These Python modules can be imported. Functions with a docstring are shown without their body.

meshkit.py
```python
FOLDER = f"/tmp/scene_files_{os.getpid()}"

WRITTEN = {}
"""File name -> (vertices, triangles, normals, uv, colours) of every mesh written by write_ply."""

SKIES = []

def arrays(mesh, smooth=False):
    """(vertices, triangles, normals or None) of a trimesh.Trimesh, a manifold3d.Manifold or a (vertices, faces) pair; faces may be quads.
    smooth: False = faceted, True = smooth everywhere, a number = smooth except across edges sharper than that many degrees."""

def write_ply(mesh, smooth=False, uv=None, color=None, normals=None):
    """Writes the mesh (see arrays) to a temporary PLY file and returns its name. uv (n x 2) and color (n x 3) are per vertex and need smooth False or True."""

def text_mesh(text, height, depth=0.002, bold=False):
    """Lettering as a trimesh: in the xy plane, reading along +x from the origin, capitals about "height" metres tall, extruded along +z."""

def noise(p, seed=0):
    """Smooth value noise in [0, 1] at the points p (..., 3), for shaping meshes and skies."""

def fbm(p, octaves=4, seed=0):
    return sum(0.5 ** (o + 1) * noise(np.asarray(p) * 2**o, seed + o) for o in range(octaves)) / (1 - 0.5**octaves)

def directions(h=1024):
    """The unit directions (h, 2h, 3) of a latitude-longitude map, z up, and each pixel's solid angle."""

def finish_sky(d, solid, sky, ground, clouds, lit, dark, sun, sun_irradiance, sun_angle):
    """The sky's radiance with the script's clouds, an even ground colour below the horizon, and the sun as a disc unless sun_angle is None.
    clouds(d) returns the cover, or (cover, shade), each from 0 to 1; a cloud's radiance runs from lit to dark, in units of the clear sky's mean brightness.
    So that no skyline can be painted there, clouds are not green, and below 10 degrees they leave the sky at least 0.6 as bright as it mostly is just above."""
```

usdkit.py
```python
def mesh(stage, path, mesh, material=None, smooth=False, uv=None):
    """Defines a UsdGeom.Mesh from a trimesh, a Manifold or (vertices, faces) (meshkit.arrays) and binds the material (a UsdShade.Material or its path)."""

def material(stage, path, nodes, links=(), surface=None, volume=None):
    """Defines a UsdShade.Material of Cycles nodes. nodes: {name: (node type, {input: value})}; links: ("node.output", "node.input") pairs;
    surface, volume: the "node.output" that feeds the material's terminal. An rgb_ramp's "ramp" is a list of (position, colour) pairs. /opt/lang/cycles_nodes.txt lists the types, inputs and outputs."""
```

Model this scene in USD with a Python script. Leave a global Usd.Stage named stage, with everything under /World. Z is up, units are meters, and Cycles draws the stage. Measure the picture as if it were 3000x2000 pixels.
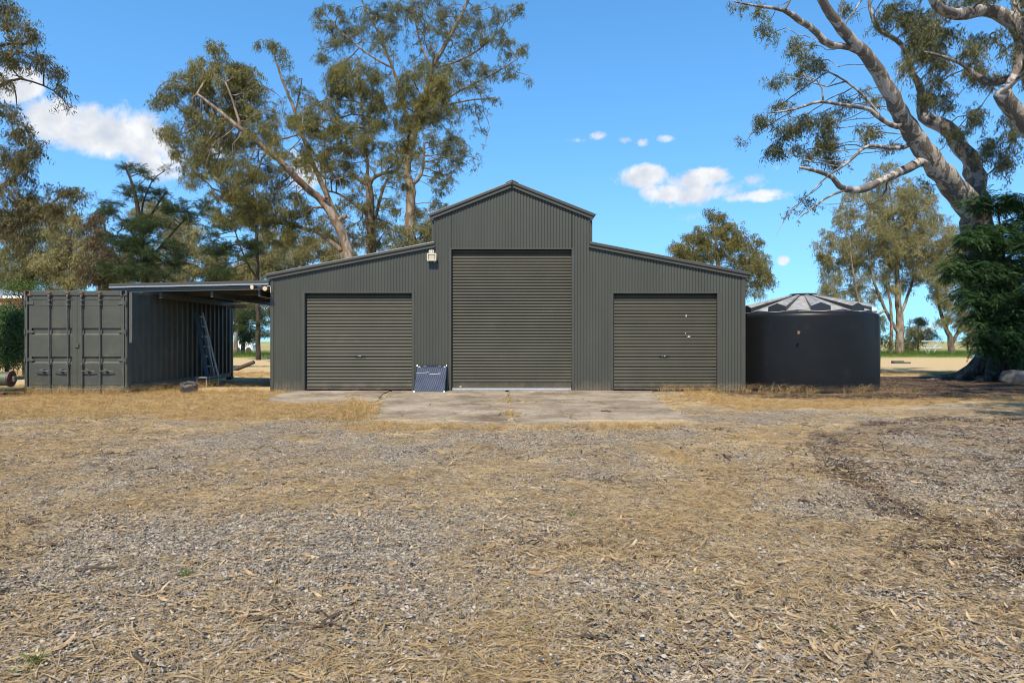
import math, random
import numpy as np, trimesh, usdkit, meshkit
from scipy.spatial import cKDTree
from shapely.geometry import Polygon
from pxr import Usd, UsdGeom, UsdLux, UsdShade, Gf, Sdf, Vt

# ------------------------------------------------------------------ camera, sky, sun, exposure
stage = Usd.Stage.CreateInMemory()
UsdGeom.SetStageUpAxis(stage, UsdGeom.Tokens.z)
UsdGeom.SetStageMetersPerUnit(stage, 1.0)
stage.SetDefaultPrim(UsdGeom.Xform.Define(stage, '/World').GetPrim())
CAMZ, FPX = 1.27, 1900.0
EXPOSURE = 0.95
SKY_STRENGTH = 0.125
SUN_INT = 1.12
TO_SUN = np.array([-0.30, -1.0, 1.40]); TO_SUN /= np.linalg.norm(TO_SUN)
SUN_EL, SUN_ROT = math.asin(TO_SUN[2]), math.atan2(TO_SUN[0], TO_SUN[1])

cam = UsdGeom.Camera.Define(stage, '/World/camera')
cam.CreateHorizontalApertureAttr(36.0)
cam.CreateVerticalApertureAttr(24.0)
cam.CreateFocalLengthAttr(36.0 * FPX / 3000.0)
cam.CreateClippingRangeAttr(Gf.Vec2f(0.05, 20000))
cam.CreateExposureAttr(EXPOSURE)
xc = UsdGeom.Xformable(cam.GetPrim())
xc.AddTranslateOp().Set(Gf.Vec3d(0, 0, CAMZ)); xc.AddRotateXOp().Set(90.0)


def az_el(u, v):
    a, b = (u - 1500) / FPX, (1000 - v) / FPX
    return math.atan2(a, 1.0), math.atan2(b, math.hypot(1, a))


# sky: single scattering, with a few fair-weather clouds placed by their bearing and elevation
CLOUDS = [  # photo centre u, v, half sizes, strength
    (170, 360, 110, 44, 1.0), (290, 392, 150, 52, 1.0), (400, 400, 90, 60, .95), (120, 338, 60, 30, 1.0), (505, 458, 55, 34, .95), (440, 465, 70, 42, .9), (480, 500, 60, 22, .5),
    (25, 245, 80, 38, 1.0), (880, 500, 60, 44, .9), (600, 440, 60, 50, .6), (960, 880, 60, 40, .5),
    (1880, 520, 68, 27, .85), (1905, 560, 32, 22, .7), (1850, 535, 40, 16, .6), (2050, 528, 84, 26, .95), (2100, 520, 50, 24, .95), (2010, 565, 110, 26, 1.0), (2085, 560, 80, 26, .9), (2190, 575, 110, 13, .75), (2240, 582, 60, 9, .6), (2200, 527, 42, 20, .6), (2150, 545, 30, 16, .6),
    (1749, 400, 26, 12, .75), (1832, 410, 18, 9, .6), (1882, 417, 18, 9, .45), (1950, 409, 26, 11, .65), (1700, 410, 40, 7, .35), (2297, 763, 15, 12, .8), (2000, 640, 36, 16, .3), (1990, 600, 60, 10, .3), (2230, 495, 50, 7, .3), (2720, 960, 70, 30, .35),
]
nodes = {
    'tc': ('texture_coordinate', {}), 'sep': ('separate_xyz', {}),
    'az': ('math', {'math_type': 'arctan2'}), 'el': ('math', {'math_type': 'arcsine'}),
    'n1': ('noise_texture', {'scale': 22.0, 'detail': 8.0, 'roughness': 0.62, 'distortion': 0.35}),
    'sky': ('sky_texture', {'sky_type': 'single_scattering', 'sun_disc': False, 'sun_elevation': SUN_EL, 'sun_rotation': SUN_ROT, 'altitude': 200.0, 'air_density': 1.0, 'aerosol_density': 0.08, 'ozone_density': 3.0}),
    'hs': ('hsv', {'hue': 0.498, 'saturation': 1.2, 'value': 0.95, 'fac': 1.0}),
    'vk': ('vector_math', {'math_type': 'multiply_add', 'vector2': (.5, .25, .10), 'vector3': (1., 1., 1.)}), 'vd': ('vector_math', {'math_type': 'divide'}), 'vs': ('vector_math', {'math_type': 'multiply', 'vector2': (1.2, 1.52, 1.46)}),   # soft shoulder, so the horizon keeps its blue
    'bg': ('background_shader', {'strength': SKY_STRENGTH}),
    'mx': ('mix', {'mix_type': 'mix'}),
}
links = [('tc.generated', 'sep.vector'), ('sep.x', 'az.value1'), ('sep.y', 'az.value2'), ('sep.z', 'el.value1'),
         ('tc.generated', 'n1.vector'), ('sky.color', 'hs.color'), ('hs.color', 'vk.vector1'), ('hs.color', 'vd.vector1'), ('vk.vector', 'vd.vector2'), ('vd.vector', 'vs.vector1'), ('vs.vector', 'mx.color1'), ('mx.color', 'bg.color')]
prev = None
for i, (u, v, ru, rv, s) in enumerate(CLOUDS):
    a, e = az_el(u, v)
    sa, se = (math.cos(a) ** 2) * ru / FPX, math.cos(e) * rv / FPX
    nodes[f'a{i}'] = ('math', {'math_type': 'multiply_add', 'value2': 1 / sa, 'value3': -a / sa}); links.append(('az.value', f'a{i}.value1'))
    nodes[f'e{i}'] = ('math', {'math_type': 'multiply_add', 'value2': 1 / se, 'value3': -e / se}); links.append(('el.value', f'e{i}.value1'))
    nodes[f'q{i}'] = ('math', {'math_type': 'multiply'}); links += [(f'a{i}.value', f'q{i}.value1'), (f'a{i}.value', f'q{i}.value2')]
    nodes[f'd{i}'] = ('math', {'math_type': 'multiply_add'}); links += [(f'e{i}.value', f'd{i}.value1'), (f'e{i}.value', f'd{i}.value2'), (f'q{i}.value', f'd{i}.value3')]
    nodes[f'f{i}'] = ('math', {'math_type': 'multiply_add', 'value2': -0.55 * s, 'value3': 1.12 * s}); links.append((f'd{i}.value', f'f{i}.value1'))
    if prev is None:
        prev = f'f{i}.value'
    else:
        nodes[f'm{i}'] = ('math', {'math_type': 'maximum'}); links += [(prev, f'm{i}.value1'), (f'f{i}.value', f'm{i}.value2')]
        prev = f'm{i}.value'
# thinly scattered clouds everywhere behind the view, the same kind of day
nodes['nb'] = ('noise_texture', {'scale': 3.1, 'detail': 5.0, 'roughness': 0.55})
nodes['nbr'] = ('map_range', {'from_min': 0.58, 'from_max': 0.8, 'to_min': 0.0, 'to_max': 1.0, 'clamp': True})
nodes['back'] = ('math', {'math_type': 'multiply_add', 'value2': -3.0, 'value3': -0.2, 'use_clamp': True})
nodes['bk'] = ('math', {'math_type': 'multiply_add', 'value3': -0.7})
links += [('tc.generated', 'nb.vector'), ('nb.fac', 'nbr.value'), ('sep.y', 'back.value1'), ('back.value', 'bk.value1'), ('nbr.result', 'bk.value2')]
nodes['mall'] = ('math', {'math_type': 'maximum'}); links += [(prev, 'mall.value1'), ('bk.value', 'mall.value2')]
nodes['nz'] = ('math', {'math_type': 'multiply_add', 'value2': 3.0, 'value3': -1.5}); links.append(('n1.fac', 'nz.value1'))
nodes['sum'] = ('math', {'math_type': 'add'}); links += [('mall.value', 'sum.value1'), ('nz.value', 'sum.value2')]
nodes['cov'] = ('map_range', {'range_type': 'smoothstep', 'from_min': 0.10, 'from_max': 0.95, 'to_min': 0.0, 'to_max': 0.97, 'clamp': True}); links.append(('sum.value', 'cov.value'))
nodes['cc'] = ('rgb_ramp', {'ramp': [(0.0, (2.7, 2.95, 3.35)), (0.5, (3.4, 3.5, 3.7)), (1.0, (4.2, 4.2, 4.2))]})
nodes['n2'] = ('noise_texture', {'scale': 30.0, 'detail': 4.0, 'roughness': 0.5})
nodes['n2r'] = ('map_range', {'from_min': 0.3, 'from_max': 0.65, 'clamp': True})
links += [('tc.generated', 'n2.vector'), ('n2.fac', 'n2r.value'), ('n2r.result', 'cc.fac'), ('cc.color', 'mx.color2'), ('cov.result', 'mx.fac')]
sky_mat = usdkit.material(stage, '/World/Looks/sky', nodes, links, surface='bg.background')
dome = UsdLux.DomeLight.Define(stage, '/World/sky')
UsdShade.MaterialBindingAPI.Apply(dome.GetPrim()).Bind(sky_mat)
dome.GetPrim().SetCustomDataByKey('kind', 'structure')
dome.GetPrim().SetCustomDataByKey('label', 'blue sky with a few small white clouds')

sun = UsdLux.DistantLight.Define(stage, '/World/sun')
sun.CreateNormalizeAttr(True); sun.CreateIntensityAttr(SUN_INT); sun.CreateAngleAttr(0.53); sun.CreateColorAttr(Gf.Vec3f(1.0, 0.90, 0.75))
zz = TO_SUN; xx = np.cross([0, 0, 1], zz); xx /= np.linalg.norm(xx); yy = np.cross(zz, xx)
UsdGeom.Xformable(sun.GetPrim()).AddTransformOp().Set(Gf.Matrix4d(*xx, 0, *yy, 0, *zz, 0, 0, 0, 0, 1))

# ------------------------------------------------------------------ helpers
rng = np.random.default_rng(7)
used = {}


def path_for(parent, name):
    base = f'{parent}/{name}'
    k = used.get(base, 0); used[base] = k + 1
    return base if k == 0 else f'{base}_{k:03d}'


def tag(prim, label=None, cat=None, group=None, kind=None):
    for k, val in (('label', label), ('category', cat), ('group', group), ('kind', kind)):
        if val:
            prim.SetCustomDataByKey(k, val)
    return prim


ORIGIN = {}


def thing(name, loc, label=None, cat=None, group=None, kind=None):
    p = path_for('/World', name)
    x = UsdGeom.Xform.Define(stage, p); x.AddTranslateOp().Set(Gf.Vec3d(*map(float, loc)))
    ORIGIN[p] = np.asarray(loc, float)
    tag(x.GetPrim(), label, cat, group, kind)
    return p


def put(parent, name, mesh, mat, smooth=False, label=None, cat=None, group=None, kind=None):
    """One Mesh prim in world coordinates under parent ('/World' or a thing's or part's path)."""
    p = path_for(parent, name)
    off = np.zeros(3)
    for k, o in ORIGIN.items():
        if p.startswith(k + '/'):
            off = o
    if hasattr(mesh, 'vertices'):
        mesh = (np.asarray(mesh.vertices), np.asarray(mesh.faces))
    v, f = np.asarray(mesh[0], float), np.asarray(mesh[1], int)
    if f.shape[1] == 4:
        f = np.vstack([f[:, [0, 1, 2]], f[:, [0, 2, 3]]])
    m = usdkit.mesh(stage, p, (v - off, f), mat, smooth)
    tag(m.GetPrim(), label, cat, group, kind)
    return p


def cat(*ms):
    vs, fs, n = [], [], 0
    for m in ms:
        v, f = (m.vertices, m.faces) if hasattr(m, 'vertices') else m
        f = np.asarray(f)
        if f.shape[1] == 4:
            f = np.vstack([f[:, [0, 1, 2]], f[:, [0, 2, 3]]])
        vs.append(np.asarray(v, float)); fs.append(f + n); n += len(v)
    return np.vstack(vs), np.vstack(fs)


def box(x0, x1, y0, y1, z0, z1):
    v = np.array([[x, y, z] for x in (x0, x1) for y in (y0, y1) for z in (z0, z1)], float)
    f = np.array([[0, 1, 3, 2], [4, 6, 7, 5], [0, 4, 5, 1], [2, 3, 7, 6], [0, 2, 6, 4], [1, 5, 7, 3]])
    return v, np.vstack([f[:, [0, 1, 2]], f[:, [0, 2, 3]]])


def bbox(x0, x1, y0, y1, z0, z1, b=0.006):
    """box with bevelled edges"""
    c = np.array([(x0 + x1) / 2, (y0 + y1) / 2, (z0 + z1) / 2]); h = np.array([x1 - x0, y1 - y0, z1 - z0]) / 2
    b = min(b, h.min() * .45)
    pts = []
    for s in np.ndindex(2, 2, 2):
        s = np.array(s) * 2 - 1
        for k in range(3):
            q = s * h - s * b; q[k] = s[k] * h[k]; pts.append(c + q)
    m = trimesh.convex.convex_hull(np.array(pts))
    return np.array(m.vertices), np.array(m.faces)


def frames(pts):
    pts = np.asarray(pts, float)
    t = np.gradient(pts, axis=0); t /= np.maximum(np.linalg.norm(t, axis=1, keepdims=True), 1e-9)
    ref = np.array([0, 0, 1.0]) if abs(t[0, 2]) < .9 else np.array([1.0, 0, 0])
    n = np.cross(t[0], ref); n /= np.linalg.norm(n)
    ns = []
    for k in range(len(pts)):
        n = n - t[k] * (n @ t[k]); n /= max(np.linalg.norm(n), 1e-9); ns.append(n)
    ns = np.array(ns)
    return t, ns, np.cross(t, ns)


def tube(pts, r, sides=8, caps=True, wob=None):
    pts = np.asarray(pts, float); r = np.broadcast_to(np.asarray(r, float), (len(pts),))
    t, n, b = frames(pts)
    a = np.arange(sides) / sides * 2 * np.pi
    rad = r[:, None] * np.ones(sides)
    if wob is not None:
        rad = rad * wob(pts, a)
    v = pts[:, None] + rad[..., None] * (np.cos(a)[None, :, None] * n[:, None] + np.sin(a)[None, :, None] * b[:, None])
    k = len(pts); v = v.reshape(-1, 3)
    i = (np.arange(k - 1)[:, None] * sides + np.arange(sides)[None]).ravel()
    j = (np.arange(k - 1)[:, None] * sides + (np.arange(sides)[None] + 1) % sides).ravel()
    f = np.vstack([np.stack([i, j, j + sides], 1), np.stack([i, j + sides, i + sides], 1)])
    if caps:
        c0, c1 = len(v), len(v) + 1
        v = np.vstack([v, pts[0], pts[-1]]); s = np.arange(sides); s1 = (s + 1) % sides
        f = np.vstack([f, np.stack([np.full(sides, c0), s1, s], 1), np.stack([np.full(sides, c1), (k - 1) * sides + s, (k - 1) * sides + s1], 1)])
    return v, f


def cyl(a, b, r, sides=16, r2=None):
    return tube([a, b], [r, r if r2 is None else r2], sides)


def extrude(poly, axis, d0, d1, place=lambda p: p):
    """poly: 2-D outline; extruded along axis ('x' -> (d, p0, p1), 'y' -> (p0, d, p1), 'z' -> (p0, p1, d))"""
    m = trimesh.creation.extrude_polygon(Polygon(poly), d1 - d0)
    v = np.array(m.vertices); f = np.array(m.faces); p, q, d = v[:, 0], v[:, 1], v[:, 2] + d0
    if axis == 'x':
        v = np.stack([d, p, q], 1)
    elif axis == 'y':
        v = np.stack([p, d, q], 1); f = f[:, ::-1]
    else:
        v = np.stack([p, q, d], 1)
    return v, f


def sweep(profile, a, b, up):
    """profile (offset, height) swept from a to b; the offset runs along up x direction, the height along up"""
    a, b, up = (np.asarray(x, float) for x in (a, b, up))
    d = b - a; L = np.linalg.norm(d); d /= L
    up = up - d * (up @ d); up /= np.linalg.norm(up); s = np.cross(up, d)
    m = trimesh.creation.extrude_polygon(Polygon(profile), L); v = np.array(m.vertices)
    return a + v[:, :1] * s + v[:, 1:2] * up + v[:, 2:3] * d, np.array(m.faces)


def P(u, v, Y):
    return np.array([(u - 1500) / FPX * Y, Y, CAMZ - (v - 1000) / FPX * Y])


def sm(x, a, b):
    t = np.clip((np.asarray(x, float) - a) / (b - a), 0, 1)
    return t * t * (3 - 2 * t)


def poly_dist(x, y, pts):
    d = np.full(np.shape(x), 1e9); side = np.zeros(np.shape(x))
    for (ax, ay), (bx, by) in zip(pts[:-1], pts[1:]):
        ex, ey = bx - ax, by - ay; L = ex * ex + ey * ey
        t = np.clip(((x - ax) * ex + (y - ay) * ey) / L, 0, 1)
        dd = np.hypot(x - ax - t * ex, y - ay - t * ey)
        s = ex * (y - ay) - ey * (x - ax)
        side = np.where(dd < d, s, side); d = np.minimum(d, dd)
    return d, side


TRACK = [(8.6, 10.4), (6.97, 10.6), (5.6, 10.05), (4.34, 8.8), (3.81, 7.8), (3.32, 6.43), (2.99, 5.36), (2.87, 4.55), (2.86, 4.02), (2.78, 3.5), (2.9, 2.2)]
TRACK2 = [(9.0, 8.9), (7.0, 8.5), (5.75, 7.3), (5.0, 5.9), (4.6, 4.9), (4.4, 4.0), (4.4, 2.5)]


def gz(x, y):
    x, y = np.asarray(x, float), np.asarray(y, float)
    q = np.stack([x * .35, y * .35, 0 * x], -1)
    near = (meshkit.fbm(q, 3, 3) - .5) * 0.07
    flat = sm(np.abs(x), 6.4, 9.0) + sm(np.abs(y - 13), 3.6, 6.0)
    z = near * np.clip(flat, 0.12, 1)
    for tr, h in ((TRACK, 1.), (TRACK2, .6)):
        d, side = poly_dist(x, y, tr); d = np.where(side > 0, d, -d)
        z = z + h * (-.035 * np.exp(-(d / .13) ** 2) + .022 * np.exp(-((d + .30) / .12) ** 2) + .016 * np.exp(-((d - .3) / .14) ** 2))
    q2 = np.stack([x * .03, y * .03, 0 * x], -1)
    far = sm(y, 28, 70) * (meshkit.fbm(q2, 3, 9) - .5) * .5
    return z + far


# ------------------------------------------------------------------ materials
LK = '/World/Looks/'


def paint(name, col, rough=.5, metal=0., var=.18, scale=3., spec=.5, bump=0., bscale=200., streak=None, dirt=None, splash=None):
    n = {'g': ('texture_coordinate', {}), 'mp': ('mapping', {'scale': (1, 1, .25) if streak else (1, 1, 1)}), 'no': ('noise_texture', {'scale': scale, 'detail': 6., 'roughness': .6}),
         'mr': ('map_range', {'from_min': .3, 'from_max': .7, 'to_min': 1 - var, 'to_max': 1 + var}), 'hs': ('hsv', {'color': col, 'fac': 1.0}),
         'p': ('principled_bsdf', {'roughness': rough, 'metallic': metal, 'specular_ior_level': spec})}
    l = [('g.object', 'mp.vector'), ('mp.vector', 'no.vector'), ('no.fac', 'mr.value'), ('mr.result', 'hs.value')]
    last = 'hs.color'
    if dirt:
        dcol, lo, hi, dsc = dirt
        n['dn'] = ('noise_texture', {'scale': dsc, 'detail': 8., 'roughness': .68}); n['dr'] = ('map_range', {'from_min': lo, 'from_max': hi, 'clamp': True}); n['dm'] = ('mix', {'color2': dcol})
        l += [('mp.vector', 'dn.vector'), ('dn.fac', 'dr.value'), ('dr.result', 'dm.fac'), (last, 'dm.color1')]; last = 'dm.color'
    if splash:   # dust and mud splashed up from the ground, fading out by the height given
        n['sz'] = ('separate_xyz', {}); n['sn'] = ('noise_texture', {'scale': 5., 'detail': 8., 'roughness': .7}); n['sa'] = ('math', {'math_type': 'multiply_add', 'value2': splash * 1.6}); n['sr'] = ('map_range', {'from_min': splash * .75, 'from_max': splash * 1.5, 'to_min': .55, 'to_max': 0., 'clamp': True}); n['sm'] = ('mix', {'color2': (.15, .115, .08)})
        l += [('g.object', 'sz.vector'), ('g.object', 'sn.vector'), ('sn.fac', 'sa.value1'), ('sz.z', 'sa.value3'), ('sa.value', 'sr.value'), ('sr.result', 'sm.fac'), (last, 'sm.color1')]; last = 'sm.color'
    l.append((last, 'p.base_color'))
    if bump:
        n['bn'] = ('noise_texture', {'scale': bscale, 'detail': 3.}); n['b'] = ('bump', {'strength': bump, 'distance': .01})
        l += [('g.object', 'bn.vector'), ('bn.fac', 'b.height'), ('b.normal', 'p.normal')]
    return usdkit.material(stage, LK + name, n, l, surface='p.BSDF')


M = {}
M['cladding'] = paint('cladding', (.040, .041, .031), .5, var=.12, scale=1.6, streak=True, dirt=((.06, .055, .045), .62, .85, 2.2), splash=.42)
M['trim'] = paint('trim', (.047, .045, .036), .38, var=.10, scale=2.5)
M['door'] = paint('door_paint', (.043, .041, .029), .55, var=.14, scale=1.2, spec=.3, dirt=((.075, .068, .05), .60, .9, 1.3), splash=.35)
M['roofing'] = paint('roofing', (.07, .072, .066), .45, var=.1, scale=2.)
M['container'] = paint('container_paint', (.045, .046, .035), .5, var=.2, scale=2.6, bump=.12, bscale=26., dirt=((.115, .10, .075), .58, .82, 3.), splash=.4)
M['container_metal'] = paint('container_metal', (.058, .058, .048), .5, var=.25, scale=18., dirt=((.14, .07, .035), .62, .75, 14.))
M['rusty'] = paint('rusty_steel', (.11, .065, .04), .8, var=.35, scale=24., dirt=((.07, .07, .06), .5, .6, 12.))
M['tank'] = paint('tank_plastic', (.0075, .008, .009), .40, var=.15, scale=1.5, spec=.2, bump=.04, bscale=2.2, dirt=((.022, .022, .022), .58, .95, 2.), splash=.3)
M['tank_lid'] = usdkit.material(stage, LK + 'tank_lid', {'g': ('geometry', {}), 's': ('separate_xyz', {}), 'no': ('noise_texture', {'scale': 6., 'detail': 7., 'roughness': .7}), 'a': ('math', {'math_type': 'multiply_add', 'value2': .5}),
    'r': ('map_range', {'from_min': .98, 'from_max': 1.26, 'clamp': True}), 'm': ('mix', {'color1': (.012, .014, .018), 'color2': (.30, .29, .27)}), 'p': ('principled_bsdf', {'roughness': .42, 'specular_ior_level': .5})},
    [('g.normal', 's.vector'), ('g.position', 'no.vector'), ('no.fac', 'a.value1'), ('s.z', 'a.value3'), ('a.value', 'r.value'), ('r.result', 'm.fac'), ('m.color', 'p.base_color')], surface='p.BSDF')   # upward faces coloured paler: settled dust, plus sky sheen put into the colour
M['galv'] = paint('galvanised', (.36, .37, .38), .42, .7, var=.2, scale=30.)
M['alu'] = paint('aluminium', (.6, .6, .6), .35, .6, var=.12, scale=20.)
M['white'] = paint('white_plastic', (.50, .48, .42), .45, var=.05)
M['black'] = paint('black_plastic', (.012, .012, .014), .45, var=.1)
M['navy'] = paint('navy_plastic', (.02, .025, .045), .4, var=.1)
M['cream'] = paint('cream_lens', (.62, .52, .32), .3, var=.2, scale=60.)
M['lens'] = paint('dusty_lens', (.42, .33, .2), .25, var=.3, scale=60.)
M['blue_fibre'] = paint('blue_fibreglass', (.02, .055, .085), .5, var=.2, scale=9.)
M['rubber'] = paint('old_rubber', (.03, .03, .03), .8, var=.3, scale=20., dirt=((.16, .13, .1), .5, .75, 9.))
M['green_paint'] = paint('faded_green_paint', (.05, .065, .03), .55, var=.25, scale=8., dirt=((.13, .06, .035), .55, .68, 9.))
M['red_paint'] = paint('dark_red_paint', (.055, .016, .013), .6, var=.3, scale=9., dirt=((.08, .05, .035), .5, .7, 9.))
M['wood'] = paint('grey_timber', (.13, .085, .055), .85, var=.4, scale=9., bump=.4, bscale=40.)
M['darkwood'] = paint('dark_timber', (.045, .033, .024), .85, var=.4, scale=12.)
M['rock'] = paint('field_stone', (.06, .06, .058), .9, var=.35, scale=7., bump=.6, bscale=25.)
M['orange_wall'] = paint('orange_brick_wall', (.36, .17, .06), .85, var=.25, scale=4.)
M['white_wall'] = paint('white_wall', (.74, .74, .72), .6, var=.06)
M['wire'] = paint('rusted_wire', (.09, .075, .06), .6, .5, var=.2)
M['bluebit'] = paint('blue_poly', (.05, .25, .36), .6)

# concrete with stains, fine grain and darker driven-on patches
M['concrete'] = usdkit.material(stage, LK + 'concrete', {
    'g': ('geometry', {}), 'n1': ('noise_texture', {'scale': .8, 'detail': 7., 'roughness': .65}), 'n2': ('noise_texture', {'scale': 9., 'detail': 8., 'roughness': .75}), 'n3': ('noise_texture', {'scale': 90., 'detail': 3.}),
    'r1': ('rgb_ramp', {'ramp': [(.32, (.105, .08, .056)), (.45, (.19, .152, .11)), (.56, (.26, .215, .16)), (.75, (.36, .31, .24))]}),
    'r2': ('map_range', {'from_min': .3, 'from_max': .72, 'to_min': .62, 'to_max': 1.2}), 'm': ('mix', {'mix_type': 'multiply', 'fac': 1.}),
    'cr': ('voronoi_texture', {'feature': 'distance_to_edge', 'scale': .55}), 'cn': ('noise_texture', {'scale': 2.5, 'detail': 6.}), 'vm': ('vector_math', {'math_type': 'multiply_add', 'vector2': (.5, .5, .5)}),
    'crr': ('map_range', {'from_min': .003, 'from_max': .010, 'to_min': .45, 'to_max': 1., 'clamp': True}), 'm2': ('mix', {'mix_type': 'multiply', 'fac': 1.}),
    'b': ('bump', {'strength': .35, 'distance': .01}), 'p': ('principled_bsdf', {'roughness': .85, 'specular_ior_level': .25})},
    [('g.position', 'n1.vector'), ('g.position', 'n2.vector'), ('g.position', 'n3.vector'), ('n1.fac', 'r1.fac'), ('n2.fac', 'r2.value'), ('r1.color', 'm.color1'), ('r2.result', 'm.color2'),
     ('cn.color', 'vm.vector1'), ('g.position', 'cn.vector'), ('g.position', 'vm.vector3'), ('vm.vector', 'cr.vector'), ('cr.distance', 'crr.value'), ('m.color', 'm2.color1'), ('crr.result', 'm2.color2'),
     ('m2.color', 'p.base_color'), ('n2.fac', 'b.height'), ('b.normal', 'p.normal')], surface='p.BSDF')

# ground: gravel, straw, dark mulch with painted tree shade, and green grass blended by the masks carried on the mesh
M['ground'] = usdkit.material(stage, LK + 'ground', {
    'g': ('geometry', {}), 'at': ('attribute', {'attribute': 'mask'}), 'sp': ('separate_color', {'color_type': 'rgb'}),
    'v': ('voronoi_texture', {'feature': 'f1', 'scale': 62.}), 'vs': ('separate_color', {'color_type': 'rgb'}),
    'gr': ('rgb_ramp', {'ramp': [(0., (.08, .07, .058)), (.35, (.155, .13, .10)), (.6, (.24, .20, .148)), (.85, (.31, .268, .20)), (1., (.39, .345, .275))]}),
    'gn': ('noise_texture', {'scale': 1.1, 'detail': 6., 'roughness': .65}), 'gnr': ('map_range', {'from_min': .3, 'from_max': .7, 'to_min': .7, 'to_max': 1.25}), 'gm': ('mix', {'mix_type': 'multiply', 'fac': 1.}),
    'sn': ('noise_texture', {'scale': 26., 'detail': 6., 'roughness': .75, 'distortion': 1.2}),
    'sr': ('rgb_ramp', {'ramp': [(.3, (.18, .125, .065)), (.45, (.34, .25, .13)), (.58, (.45, .345, .195)), (.75, (.55, .45, .29))]}),
    'sb': ('noise_texture', {'scale': 4.5, 'detail': 8., 'roughness': .75}),
    'add': ('math', {'math_type': 'multiply_add', 'value2': 1.3}), 'sub': ('map_range', {'from_min': .85, 'from_max': 1.25, 'clamp': True}),
    'm1': ('mix', {}), 'm2': ('mix', {}), 'm3': ('mix', {}),
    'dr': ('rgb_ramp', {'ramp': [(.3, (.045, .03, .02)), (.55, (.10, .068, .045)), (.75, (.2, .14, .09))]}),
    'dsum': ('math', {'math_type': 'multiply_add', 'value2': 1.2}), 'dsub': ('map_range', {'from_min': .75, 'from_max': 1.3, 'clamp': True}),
    'er': ('rgb_ramp', {'ramp': [(.3, (.05, .085, .015)), (.6, (.12, .18, .03)), (.8, (.22, .24, .07))]}),
    'bh': ('math', {'math_type': 'add'}), 'b': ('bump', {'strength': .9, 'distance': .012}), 'p': ('principled_bsdf', {'roughness': .95, 'specular_ior_level': .1})},
    [('at.color', 'sp.color'), ('g.position', 'v.vector'), ('v.color', 'vs.color'), ('vs.r', 'gr.fac'), ('g.position', 'gn.vector'), ('gn.fac', 'gnr.value'), ('gr.color', 'gm.color1'), ('gnr.result', 'gm.color2'),
     ('g.position', 'sn.vector'), ('sn.fac', 'sr.fac'), ('g.position', 'sb.vector'), ('sb.fac', 'add.value1'), ('sp.r', 'add.value3'), ('add.value', 'sub.value'),
     ('sub.result', 'm1.fac'), ('gm.color', 'm1.color1'), ('sr.color', 'm1.color2'), ('sn.fac', 'dr.fac'), ('sb.fac', 'dsum.value1'), ('sp.g', 'dsum.value3'), ('dsum.value', 'dsub.value'), ('dsub.result', 'm2.fac'), ('m1.color', 'm2.color1'), ('dr.color', 'm2.color2'),
     ('sn.fac', 'er.fac'), ('sp.b', 'm3.fac'), ('m2.color', 'm3.color1'), ('er.color', 'm3.color2'), ('m3.color', 'p.base_color'),
     ('v.distance', 'bh.value1'), ('sn.fac', 'bh.value2'), ('bh.value', 'b.height'), ('b.normal', 'p.normal')], surface='p.BSDF')


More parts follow.
